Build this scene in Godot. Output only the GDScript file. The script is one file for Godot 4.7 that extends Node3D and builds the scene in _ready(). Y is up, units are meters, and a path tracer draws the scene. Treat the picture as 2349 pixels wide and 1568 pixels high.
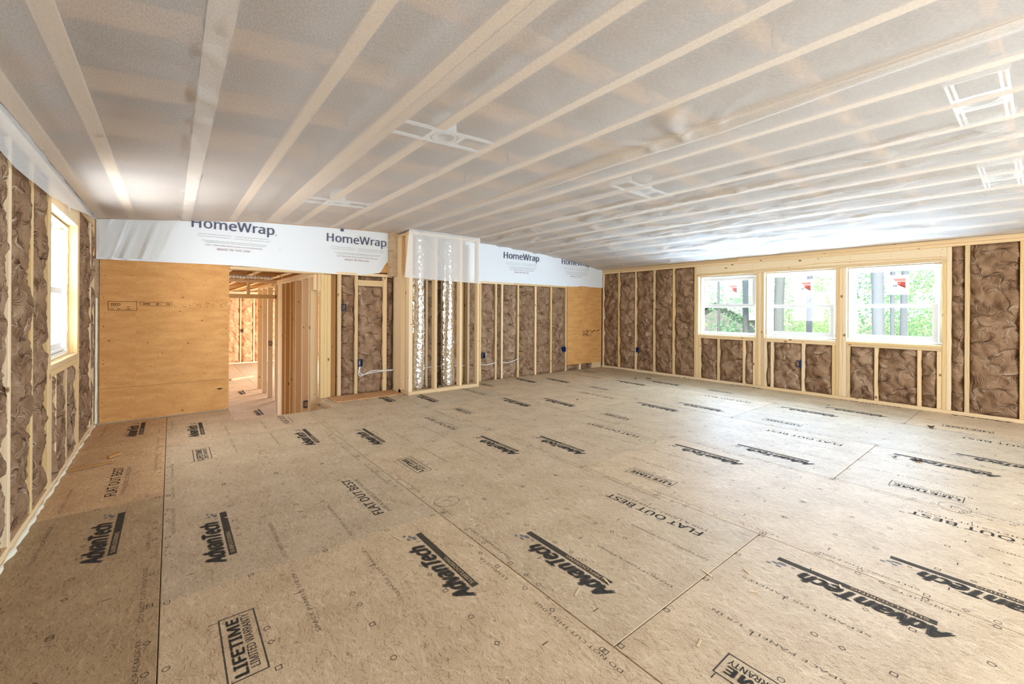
extends Node3D
# An unfinished room: stud walls with brown insulation, subfloor sheets with printed marks, netting under the ceiling strapping.
const CAM_H := 1.15
const LW := -0.587      # inner stud face of the left wall (x)
const RW := 6.92        # inner stud face of the right wall (x)
const BL := -5.83       # back wall, left part (z)
const BR := -5.70       # back wall, right part (z)
const FZ := 2.60        # wall behind the camera (z)
const LOW := -0.69      # floor of the room beyond
var rng := RandomNumberGenerator.new()
var M := {}
var taken := {}
var chips: Array = []

func _ready() -> void:
	rng.seed = 7
	# ---- camera
	var cam := Camera3D.new()
	cam.name = "camera"
	cam.projection = Camera3D.PROJECTION_FRUSTUM
	cam.near = 0.05
	cam.far = 300.0
	cam.size = 0.05 * 1568.0 / 978.0
	cam.frustum_offset = Vector2(0.0, -0.05 * (784.0 - 711.7) / 978.0)
	cam.position = Vector3(0, CAM_H, 0)
	cam.basis = Basis(Vector3.UP, deg_to_rad(-38.65)) * Basis(Vector3.BACK, deg_to_rad(0.3))
	add_child(cam)
	# ---- sky, sun, exposure
	var we := WorldEnvironment.new()
	we.name = "environment"
	var e := Environment.new()
	e.tonemap_mode = Environment.TONE_MAPPER_LINEAR
	e.tonemap_exposure = 1.26
	e.background_mode = Environment.BG_SKY
	var sm := ProceduralSkyMaterial.new()
	sm.sky_top_color = Color(0.62, 0.76, 0.95)
	sm.sky_horizon_color = Color(0.93, 0.96, 1.0)
	sm.ground_bottom_color = Color(0.42, 0.42, 0.36)
	sm.ground_horizon_color = Color(0.75, 0.76, 0.7)
	sm.energy_multiplier = 2.3
	e.sky = Sky.new()
	e.sky.sky_material = sm
	e.sdfgi_enabled = true
	e.ssao_enabled = true
	e.ssil_enabled = true
	we.environment = e
	add_child(we)
	var sun := DirectionalLight3D.new()
	sun.name = "sun"
	sun.light_energy = 3.2
	sun.light_color = Color(1.0, 0.98, 0.95)
	sun.light_angular_distance = 1.0
	sun.shadow_enabled = true
	sun.sky_mode = DirectionalLight3D.SKY_MODE_LIGHT_ONLY
	sun.look_at_from_position(Vector3(-5.0, 14.0, 3.0), Vector3.ZERO)
	add_child(sun)
	# ---- daylight through the openings, plus added fill from behind the viewer
	for w in RIGHT_WINDOWS:
		daylight("daylight_right", Vector3(RW + 0.42, 1.16, (w[0] + w[1]) / 2), Vector3(-1, 0.55, 0), Vector2(0.96, 1.10), 13.5, Color(0.74, 0.87, 1.0))
	daylight("daylight_left", Vector3(LW - 0.42, 1.25, -4.38), Vector3(1, 0.15, 0), Vector2(1.0, 1.1), 8.0, Color(0.95, 0.97, 1.0))
	daylight("added_fill_front", Vector3(3.1, 1.05, FZ + 0.1), Vector3(0, 0, -1), Vector2(4.7, 1.7), 31.0, Color(0.87, 0.935, 1.0))  # main fill lamp, added behind the viewer at an invented window
	daylight("daylight_beyond", Vector3(5.3, 0.35, -13.6), Vector3(-1, 0, 0), Vector2(3.4, 1.3), 62.0, Color(0.90, 0.95, 1.0))
	daylight("daylight_beyond", Vector3(-0.95, 0.35, -9.0), Vector3(1, 0, 0), Vector2(3.4, 1.3), 2.5, Color(0.92, 0.95, 1.0))
	print("materials ", Time.get_ticks_msec())
	make_materials()
	print("floor ", Time.get_ticks_msec())
	build_floor()
	print("ceiling ", Time.get_ticks_msec())
	build_ceiling()
	print("walls ", Time.get_ticks_msec())
	build_right_wall()
	build_left_wall()
	build_back_wall()
	build_front_wall()
	build_room_beyond()
	build_chase()
	print("things ", Time.get_ticks_msec())
	build_wraps()
	build_fixtures()
	build_electrics()
	build_debris()
	print("outside ", Time.get_ticks_msec())
	build_outside()
	print("done ", Time.get_ticks_msec())

const RIGHT_WINDOWS := [[-3.637, -2.738], [-2.622, -1.744], [-1.628, -0.741]]

func daylight(called: String, at: Vector3, towards: Vector3, size: Vector2, energy: float, color: Color) -> void:
	var l := AreaLight3D.new()
	l.name = called
	l.area_size = size
	l.light_energy = energy
	l.light_color = color
	l.area_range = 40.0
	l.shadow_enabled = true
	add_child(l, true)
	l.look_at_from_position(at, at + towards, Vector3.UP)

# ---------------------------------------------------------------- bookkeeping
func numbered(called: String) -> String:
	var n: int = taken.get(called, 0)
	taken[called] = n + 1
	return called if n == 0 else "%s_%03d" % [called, n]

func thing(called: String, label: String, category: String, at := Vector3.ZERO, group := "", kind := "") -> Node3D:
	var o := Node3D.new()
	o.name = numbered(called)
	o.position = at
	add_child(o)
	tag(o, label, category, group, kind)
	return o

func tag(o: Node, label: String, category: String, group := "", kind := "") -> void:
	o.set_meta("label", label)
	o.set_meta("category", category)
	if group != "":
		o.set_meta("group", group)
	if kind != "":
		o.set_meta("kind", kind)

func structure(called: String, label: String, category: String) -> Node3D:
	return thing(called, label, category, Vector3.ZERO, "", "structure")

func put(called: String, mesh: Mesh, mat: Material, parent: Node, at := Vector3.ZERO) -> MeshInstance3D:
	var o := MeshInstance3D.new()
	o.name = called
	o.mesh = mesh
	o.material_override = mat
	o.position = at
	parent.add_child(o, true)
	return o

# ---------------------------------------------------------------- mesh helpers
class Acc:
	var v := PackedVector3Array()
	var n := PackedVector3Array()
	var uv := PackedVector2Array()
	func tri(a: Vector3, b: Vector3, c: Vector3, nn: Vector3, ua := Vector2.ZERO, ub := Vector2.ZERO, uc := Vector2.ZERO) -> void:
		# front faces run clockwise
		if (b - a).cross(c - a).dot(nn) > 0.0:
			v.append_array([a, c, b]); uv.append_array([ua, uc, ub])
		else:
			v.append_array([a, b, c]); uv.append_array([ua, ub, uc])
		n.append_array([nn, nn, nn])
	func quad(a: Vector3, b: Vector3, c: Vector3, d: Vector3, nn: Vector3, ua := Vector2.ZERO, ub := Vector2.ZERO, uc := Vector2.ZERO, ud := Vector2.ZERO) -> void:
		tri(a, b, c, nn, ua, ub, uc)
		tri(a, c, d, nn, ua, uc, ud)
	func mesh() -> ArrayMesh:
		var m := ArrayMesh.new()
		var arr := []
		arr.resize(Mesh.ARRAY_MAX)
		arr[Mesh.ARRAY_VERTEX] = v
		arr[Mesh.ARRAY_NORMAL] = n
		arr[Mesh.ARRAY_TEX_UV] = uv
		m.add_surface_from_arrays(Mesh.PRIMITIVE_TRIANGLES, arr)
		return m

# a box with chamfered edges; uv.x runs along the longest side in metres, uv.y around it
func box_to(acc: Acc, lo: Vector3, hi: Vector3, bevel := 0.002, uo := Vector2.ZERO) -> void:
	var s := hi - lo
	var la := 0
	if s.y >= s.x and s.y >= s.z: la = 1
	elif s.z >= s.x and s.z >= s.y: la = 2
	var b := minf(bevel, minf(s.x, minf(s.y, s.z)) * 0.3)
	var c := (lo + hi) / 2
	var h := s / 2
	for ax in 3:
		var u := (ax + 1) % 3
		var w := (ax + 2) % 3
		for sg in [-1.0, 1.0]:
			var nn := Vector3.ZERO
			nn[ax] = sg
			var pts: Array[Vector3] = []
			var uvs: Array[Vector2] = []
			for k in [[-1, -1], [1, -1], [1, 1], [-1, 1]]:
				var p := c
				p[ax] += sg * h[ax]
				p[u] += k[0] * (h[u] - b)
				p[w] += k[1] * (h[w] - b)
				pts.append(p)
				uvs.append(box_uv(p, la, ax, uo))
			acc.quad(pts[0], pts[1], pts[2], pts[3], nn, uvs[0], uvs[1], uvs[2], uvs[3])
	# edge chamfers
	for ax in 3:
		var u := (ax + 1) % 3
		var w := (ax + 2) % 3
		for su in [-1.0, 1.0]:
			for sw in [-1.0, 1.0]:
				var nn := Vector3.ZERO
				nn[u] = su
				nn[w] = sw
				nn = nn.normalized()
				var pts: Array[Vector3] = []
				var uvs: Array[Vector2] = []
				for k in [[-1, 0], [1, 0], [1, 1], [-1, 1]]:
					var p := c
					p[ax] += k[0] * (h[ax] - b)
					p[u] += su * (h[u] - (b if k[1] == 0 else 0.0))
					p[w] += sw * (h[w] - (0.0 if k[1] == 0 else b))
					pts.append(p)
					uvs.append(box_uv(p, la, u, uo))
				acc.quad(pts[0], pts[1], pts[2], pts[3], nn, uvs[0], uvs[1], uvs[2], uvs[3])
	for sx in [-1.0, 1.0]:
		for sy in [-1.0, 1.0]:
			for sz in [-1.0, 1.0]:
				var a := c + Vector3(sx * h.x, sy * (h.y - b), sz * (h.z - b))
				var d := c + Vector3(sx * (h.x - b), sy * h.y, sz * (h.z - b))
				var g := c + Vector3(sx * (h.x - b), sy * (h.y - b), sz * h.z)
				acc.tri(a, d, g, Vector3(sx, sy, sz).normalized(), box_uv(a, la, 0, uo), box_uv(d, la, 0, uo), box_uv(g, la, 0, uo))

func box_uv(p: Vector3, la: int, face: int, uo: Vector2) -> Vector2:
	var o1 := (la + 1) % 3
	var o2 := (la + 2) % 3
	if face == la:
		return Vector2(p[o1], p[o2]) + uo
	return Vector2(p[la], p[o1] + p[o2] * 1.37) + uo

func lumber(parent: Node, called: String, lo: Vector3, hi: Vector3, mat: Material = null, bevel := 0.0025) -> MeshInstance3D:
	var a := Acc.new()
	var l := Vector3(minf(lo.x, hi.x), minf(lo.y, hi.y), minf(lo.z, hi.z))
	var h := Vector3(maxf(lo.x, hi.x), maxf(lo.y, hi.y), maxf(lo.z, hi.z))
	box_to(a, l, h, bevel, Vector2(rng.randf() * 7.0, rng.randf() * 3.0))
	if mat == null:
		mat = M.wood[rng.randi() % M.wood.size()]
	return put(called, a.mesh(), mat, parent)

# a grid surface: f(u, v) -> Vector3 for u, v in 0..1
func grid(nu: int, nv: int, f: Callable, uvs := Vector2.ONE, uo := Vector2.ZERO, flip := false) -> ArrayMesh:
	var v := PackedVector3Array()
	var uv := PackedVector2Array()
	var n := PackedVector3Array()
	v.resize((nu + 1) * (nv + 1))
	uv.resize(v.size())
	n.resize(v.size())
	for j in nv + 1:
		for i in nu + 1:
			var a := float(i) / nu
			var b := float(j) / nv
			v[j * (nu + 1) + i] = f.call(a, b)
			uv[j * (nu + 1) + i] = Vector2(a * uvs.x, b * uvs.y) + uo
	var idx := PackedInt32Array()
	idx.resize(nu * nv * 6)
	var k := 0
	for j in nv:
		for i in nu:
			var p := j * (nu + 1) + i
			var q := p + nu + 1
			var t := [p, q, p + 1, p + 1, q, q + 1] if not flip else [p, p + 1, q, p + 1, q + 1, q]
			for m in 6:
				idx[k + m] = t[m]
			for m in [0, 3]:
				var nn := (v[t[m + 2]] - v[t[m]]).cross(v[t[m + 1]] - v[t[m]])
				n[t[m]] += nn
				n[t[m + 1]] += nn
				n[t[m + 2]] += nn
			k += 6
	for i in n.size():
		n[i] = n[i].normalized()
	var arr := []
	arr.resize(Mesh.ARRAY_MAX)
	arr[Mesh.ARRAY_VERTEX] = v
	arr[Mesh.ARRAY_NORMAL] = n
	arr[Mesh.ARRAY_TEX_UV] = uv
	arr[Mesh.ARRAY_INDEX] = idx
	var m := ArrayMesh.new()
	m.add_surface_from_arrays(Mesh.PRIMITIVE_TRIANGLES, arr)
	return m

func tube(points: Array, radii: Array, sides := 8, rough := 0.0, nz: FastNoiseLite = null) -> ArrayMesh:
	var n := points.size()
	var f := func(a: float, b: float) -> Vector3:
		var k := roundi(b * (n - 1))
		var d: Vector3 = (points[mini(k + 1, n - 1)] - points[maxi(k - 1, 0)]).normalized()
		var side := d.cross(Vector3(0.31, 0.2, 0.93)).normalized()
		var up := side.cross(d)
		var r: float = radii[k] if radii.size() > 1 else radii[0]
		var dir := side * cos(a * TAU) + up * sin(a * TAU)
		if nz != null:
			r += rough * nz.get_noise_3dv(points[k] * 3.0 + dir * 2.0)
		return points[k] + dir * r
	return grid(sides, n - 1, f, Vector2(1, n * 0.1))

func flat(acc: Acc, xf: Transform3D, pts: Array) -> void:   # convex polygon in the plane of xf
	for i in range(1, pts.size() - 1):
		acc.tri(xf * Vector3(pts[0].x, pts[0].y, 0), xf * Vector3(pts[i].x, pts[i].y, 0), xf * Vector3(pts[i + 1].x, pts[i + 1].y, 0), xf.basis.z, pts[0], pts[i], pts[i + 1])

func rect(acc: Acc, xf: Transform3D, x0: float, y0: float, x1: float, y1: float) -> void:
	flat(acc, xf, [Vector2(x0, y0), Vector2(x1, y0), Vector2(x1, y1), Vector2(x0, y1)])

func frame_rect(acc: Acc, xf: Transform3D, x0: float, y0: float, x1: float, y1: float, t: float) -> void:
	rect(acc, xf, x0, y0, x1, y0 + t)
	rect(acc, xf, x0, y1 - t, x1, y1)
	rect(acc, xf, x0, y0 + t, x0 + t, y1 - t)
	rect(acc, xf, x1 - t, y0 + t, x1, y1 - t)

func ring(acc: Acc, xf: Transform3D, c: Vector2, r0: float, r1: float, sides: int, turn := 0.0, squash := 1.0) -> void:
	for i in sides:
		var a := TAU * i / sides + turn
		var b := TAU * (i + 1) / sides + turn
		var da := Vector2(cos(a), sin(a) * squash)
		var db := Vector2(cos(b), sin(b) * squash)
		flat(acc, xf, [c + da * r0, c + da * r1, c + db * r1, c + db * r0])

var glyphs := {}
func text(acc: Acc, s: String, xf: Transform3D, x: float, y: float, w: float, h: float, shear := 0.0, fat := 0.0, serif := false) -> void:
	var key := s + str(serif)
	if not glyphs.has(key):
		var tm := TextMesh.new()
		var sf := SystemFont.new()
		sf.font_names = PackedStringArray(["Droid Serif" if serif else "Droid Sans"])
		tm.font = sf
		tm.text = s
		tm.font_size = 48
		tm.pixel_size = 0.01
		tm.depth = 0.0
		tm.curve_step = 4.0
		var arr := tm.get_mesh_arrays() if tm.get_surface_count() == 0 else tm.surface_get_arrays(0)
		var vv: PackedVector3Array = arr[Mesh.ARRAY_VERTEX]
		var ii: PackedInt32Array = arr[Mesh.ARRAY_INDEX] if arr[Mesh.ARRAY_INDEX] != null else PackedInt32Array(range(vv.size()))
		var lo := Vector2(1e9, 1e9)
		var hi := -lo
		for p in vv:
			lo = lo.min(Vector2(p.x, p.y))
			hi = hi.max(Vector2(p.x, p.y))
		glyphs[key] = [vv, ii, lo, hi]
	var g: Array = glyphs[key]
	var size: Vector2 = g[3] - g[2]
	var shifts := [Vector2.ZERO]
	if fat > 0.0:
		shifts = [Vector2(-fat, 0), Vector2(fat, 0), Vector2(0, fat * 0.6), Vector2(0, -fat * 0.6)]
	var lift := 0
	for sh in shifts:
		var ii: PackedInt32Array = g[1]
		for t in range(0, ii.size(), 3):
			var q: Array[Vector2] = []
			for k in 3:
				var p: Vector3 = g[0][ii[t + k]]
				var r: Vector2 = (Vector2(p.x, p.y) - g[2]) / size
				q.append(Vector2(x + r.x * w + shear * r.y * h, y + r.y * h) + sh)
			var z := Vector3(0, 0, lift * 0.00004)
			acc.tri(xf * (Vector3(q[0].x, q[0].y, 0) + z), xf * (Vector3(q[1].x, q[1].y, 0) + z), xf * (Vector3(q[2].x, q[2].y, 0) + z), xf.basis.z, q[0], q[1], q[2])
		lift += 1

# ---------------------------------------------------------------- materials
func mat(c: Color, rough := 0.85, metal := 0.0, spec := 0.35) -> StandardMaterial3D:
	var m := StandardMaterial3D.new()
	m.albedo_color = c
	m.roughness = rough
	m.metallic = metal
	m.metallic_specular = spec
	return m

func noise(sd: int, freq: float, octaves := 3, ridged := false, warp := 0.0, warp_freq := 0.01) -> FastNoiseLite:
	var n := FastNoiseLite.new()
	n.seed = sd
	n.noise_type = FastNoiseLite.TYPE_SIMPLEX_SMOOTH
	n.frequency = freq
	n.fractal_type = FastNoiseLite.FRACTAL_RIDGED if ridged else FastNoiseLite.FRACTAL_FBM
	n.fractal_octaves = octaves
	if warp > 0.0:
		n.domain_warp_enabled = true
		n.domain_warp_type = FastNoiseLite.DOMAIN_WARP_SIMPLEX
		n.domain_warp_amplitude = warp
		n.domain_warp_frequency = warp_freq
		n.domain_warp_fractal_octaves = 3
	return n

func rgb_image(w: int, h: int, f: Callable) -> ImageTexture:
	var d := PackedByteArray()
	d.resize(w * h * 3)
	var k := 0
	for y in h:
		for x in w:
			var c: Color = f.call(x, y)
			d[k] = clampi(int(c.r * 255.0), 0, 255)
			d[k + 1] = clampi(int(c.g * 255.0), 0, 255)
			d[k + 2] = clampi(int(c.b * 255.0), 0, 255)
			k += 3
	return ImageTexture.create_from_image(Image.create_from_data(w, h, false, Image.FORMAT_RGB8, d))

func c8(r: int, g: int, b: int) -> Color:
	return Color(r / 255.0, g / 255.0, b / 255.0)

func wood_texture(sd: int, light: Color, dark: Color, knot: Color, knots: int) -> ImageTexture:
	# 1024 x 256 pixels for 2.56 m x 0.64 m, grain along x
	var r := RandomNumberGenerator.new()
	r.seed = sd
	var n1 := noise(sd, 0.012, 3)
	var n2 := noise(sd + 1, 0.11, 2)
	var ks := []
	for i in knots:
		ks.append([r.randf() * 1024.0, r.randf() * 256.0, r.randf_range(2.5, 6.5)])
	return rgb_image(1024, 256, func(x: int, y: int) -> Color:
		var ang := TAU * x / 1024.0
		var px := cos(ang) * 30.0
		var pz := sin(ang) * 30.0
		var bend := n1.get_noise_3d(px, y * 0.6, pz) * 16.0
		var kd := 0.0
		for k in ks:
			var dx: float = (x - k[0]) / 2.2
			var dy: float = y - k[1]
			var d2: float = dx * dx + dy * dy
			var rr: float = k[2]
			if d2 < rr * rr * 40.0:
				bend += 9.0 * exp(-d2 / (rr * rr * 6.0))
				kd = maxf(kd, clampf(1.4 - sqrt(dx * dx * 3.0 + dy * dy) / rr, 0.0, 1.0))
		var g := 0.5 + 0.5 * sin((y + bend) * 0.55)
		var fine := 0.5 + 0.5 * n2.get_noise_3d(px * 2.0, y * 5.0, pz * 2.0)
		var c := light.lerp(dark, 0.28 * g * g + 0.30 * fine)
		return c.lerp(knot, kd * 0.85))

func plywood_texture(sd: int) -> ImageTexture:
	var n1 := noise(sd, 0.004, 3, false, 30.0, 0.006)
	var n2 := noise(sd + 1, 0.05, 3)
	var r := RandomNumberGenerator.new()
	r.seed = sd
	var ks := []
	for i in 16:
		ks.append([r.randf() * 1024.0, r.randf() * 1024.0, r.randf_range(2.0, 5.0)])
	var light := c8(222, 176, 118)
	var dark := c8(180, 124, 72)
	return rgb_image(1024, 1024, func(x: int, y: int) -> Color:
		var v := n1.get_noise_2d(x * 0.9, y * 3.2)
		var w := absf(sin(v * 26.0))
		var f := n2.get_noise_2d(x * 0.45, y * 5.0)
		var c := light.lerp(dark, clampf(0.30 + 0.30 * v + 0.26 * f + 0.28 * pow(1.0 - w, 5.0), 0.0, 1.0))
		for k in ks:
			var dx: float = (x - k[0]) / 1.7
			var dy: float = y - k[1]
			var d: float = sqrt(dx * dx + dy * dy) / k[2]
			if d < 1.3:
				c = c.lerp(c8(96, 56, 26), clampf(1.3 - d, 0.0, 0.85))
		return c)

func fibre_texture(sd: int, dark: Color, mid: Color, light: Color) -> Array:
	# glass wool: tufts of fibres combed along a swirling field, 1024 x 1024 for 1.4 m, tiling; returns colour and relief
	var s := 1024
	var lum := PackedFloat32Array()
	lum.resize(s * s)
	var flow := noise(sd, 0.0042, 2, false, 40.0, 0.004).get_seamless_image(s, s).get_data()
	var soft := noise(sd + 5, 0.006, 3).get_seamless_image(s, s).get_data()
	var grit := noise(sd + 9, 0.30, 2).get_seamless_image(s, s).get_data()
	for k in s * s:
		lum[k] = 0.53 + (soft[k] - 128) * 0.0011 + (grit[k] - 128) * 0.0009
	var r := RandomNumberGenerator.new()
	r.seed = sd
	for c in 2300:
		var cx := r.randf() * s
		var cy := r.randf() * s
		var tone := r.randfn(0.0, 0.085)
		var n := r.randi_range(6, 17)
		var turn := r.randfn(0.0, 0.30)
		var gap := r.randf_range(1.0, 2.2)
		var a0 := flow[(int(cy) & 1023) * s + (int(cx) & 1023)] / 255.0 * TAU * 1.6 + turn
		for i in n:
			var o := (i - n * 0.5) * gap
			var x := cx - sin(a0) * o + r.randfn(0.0, 5.0)
			var y := cy + cos(a0) * o + r.randfn(0.0, 5.0)
			var ln := r.randi_range(22, 74)
			var t := tone + r.randfn(0.0, 0.045)
			for k in ln:
				var p := (int(y) & 1023) * s + (int(x) & 1023)
				lum[p] += t * 0.55
				lum[(p + 1) % (s * s)] += t * 0.4
				lum[(p + s) % (s * s)] += t * 0.4
				lum[(p + s + 1) % (s * s)] += t * 0.3
				var a := flow[p] / 255.0 * TAU * 1.6 + turn
				x += cos(a)
				y += sin(a)
	var out := PackedByteArray()
	out.resize(s * s * 3)
	var hgt := PackedByteArray()
	hgt.resize(s * s)
	var lut := PackedByteArray()
	for k in 256:
		var t := k / 255.0
		var col := dark.lerp(mid, t * 2.0) if t < 0.5 else mid.lerp(light, t * 2.0 - 1.0)
		lut.append_array([int(col.r * 255), int(col.g * 255), int(col.b * 255)])
	for k in s * s:
		var dv := lum[k] - 0.5
		var t := clampi(int((0.48 + dv / (1.0 + absf(dv) * 1.5)) * 255.0), 0, 255)
		hgt[k] = t
		out[k * 3] = lut[t * 3]
		out[k * 3 + 1] = lut[t * 3 + 1]
		out[k * 3 + 2] = lut[t * 3 + 2]
	return [ImageTexture.create_from_image(Image.create_from_data(s, s, false, Image.FORMAT_RGB8, out)), ImageTexture.create_from_image(Image.create_from_data(s, s, false, Image.FORMAT_L8, hgt))]

func osb_texture(sd: int) -> ImageTexture:
	# 2048 x 1024 pixels for one sheet of 2.44 m x 1.22 m, strands mostly lengthwise
	var w := 2048
	var h := 1024
	var lum := PackedFloat32Array()
	lum.resize(w * h)
	var soft := noise(sd, 0.004, 3).get_image(w, h).get_data()
	var grit := noise(sd + 3, 0.35, 2).get_image(w, h).get_data()
	for k in w * h:
		lum[k] = 0.57 + (soft[k] - 128) * 0.0005 + (grit[k] - 128) * 0.0024
	var r := RandomNumberGenerator.new()
	r.seed = sd
	for i in 30000:
		var x := r.randf() * w
		var y := r.randf() * h
		var ang := r.randfn(0.0, 0.42)
		var big := i < 3200
		var ln := r.randf_range(26.0, 60.0) if big else r.randf_range(6.0, 26.0)
		var wd := r.randi_range(3, 10) if big else r.randi_range(1, 2)
		var to := r.randf_range(-0.05, 0.085) if big else (r.randf_range(-0.22, -0.03) if r.randf() < 0.55 else r.randf_range(0.02, 0.16))
		var dx := cos(ang)
		var dy := sin(ang)
		var steps := int(ln)
		for s in steps:
			for t in wd:
				var q := int(x + dx * s - dy * (t - wd * 0.5))
				var p := int(y + dy * s + dx * (t - wd * 0.5))
				if q >= 0 and q < w and p >= 0 and p < h:
					lum[p * w + q] += to * 1.05
	for i in 420:    # broad pale flakes
		var x := r.randf() * w
		var y := r.randf() * h
		var ang := r.randfn(0.0, 0.7)
		var to := r.randf_range(0.05, 0.15)
		var ln := r.randf_range(18.0, 60.0)
		var wd := r.randi_range(7, 16)
		for s in int(ln):
			for t in wd:
				var q := int(x + cos(ang) * s - sin(ang) * (t + 0.3 * sin(s * 0.7)))
				var p := int(y + sin(ang) * s + cos(ang) * (t + 0.3 * sin(s * 0.7)))
				if q >= 0 and q < w and p >= 0 and p < h:
					lum[p * w + q] += to * 0.5 if t < wd - 1 else -0.10
	for i in 9000:    # dark slivers and specks
		var x := r.randf() * w
		var y := r.randf() * h
		var ang := r.randfn(0.0, 0.5)
		var ln := r.randi_range(2, 13)
		for s in ln:
			var q := int(x + cos(ang) * s)
			var p := int(y + sin(ang) * s)
			if q >= 0 and q < w and p >= 0 and p < h:
				lum[p * w + q] -= r.randf_range(0.07, 0.23)
	var dark := c8(92, 66, 42)
	var mid := c8(207, 186, 156)
	var light := c8(243, 230, 208)
	var lut := PackedByteArray()
	for k in 256:
		var t := k / 255.0
		var c := dark.lerp(mid, t / 0.55) if t < 0.55 else mid.lerp(light, (t - 0.55) / 0.45)
		lut.append_array([int(c.r * 255), int(c.g * 255), int(c.b * 255)])
	var out := PackedByteArray()
	out.resize(w * h * 3)
	for k in w * h:
		var t := clampi(int(lum[k] * 255.0), 0, 255) * 3
		out[k * 3] = lut[t]
		out[k * 3 + 1] = lut[t + 1]
		out[k * 3 + 2] = lut[t + 2]
	return ImageTexture.create_from_image(Image.create_from_data(w, h, false, Image.FORMAT_RGB8, out))

func ramp(points: Array) -> Gradient:
	var g := Gradient.new()
	var of := PackedFloat32Array()
	var co := PackedColorArray()
	for p in points:
		of.append(p[0])
		co.append(p[1])
	g.offsets = of
	g.colors = co
	return g

func noise_texture(n: FastNoiseLite, g: Gradient, size := 512) -> NoiseTexture2D:
	var t := NoiseTexture2D.new()
	t.width = size
	t.height = size
	t.seamless = true
	t.noise = n
	t.color_ramp = g
	return t

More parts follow.
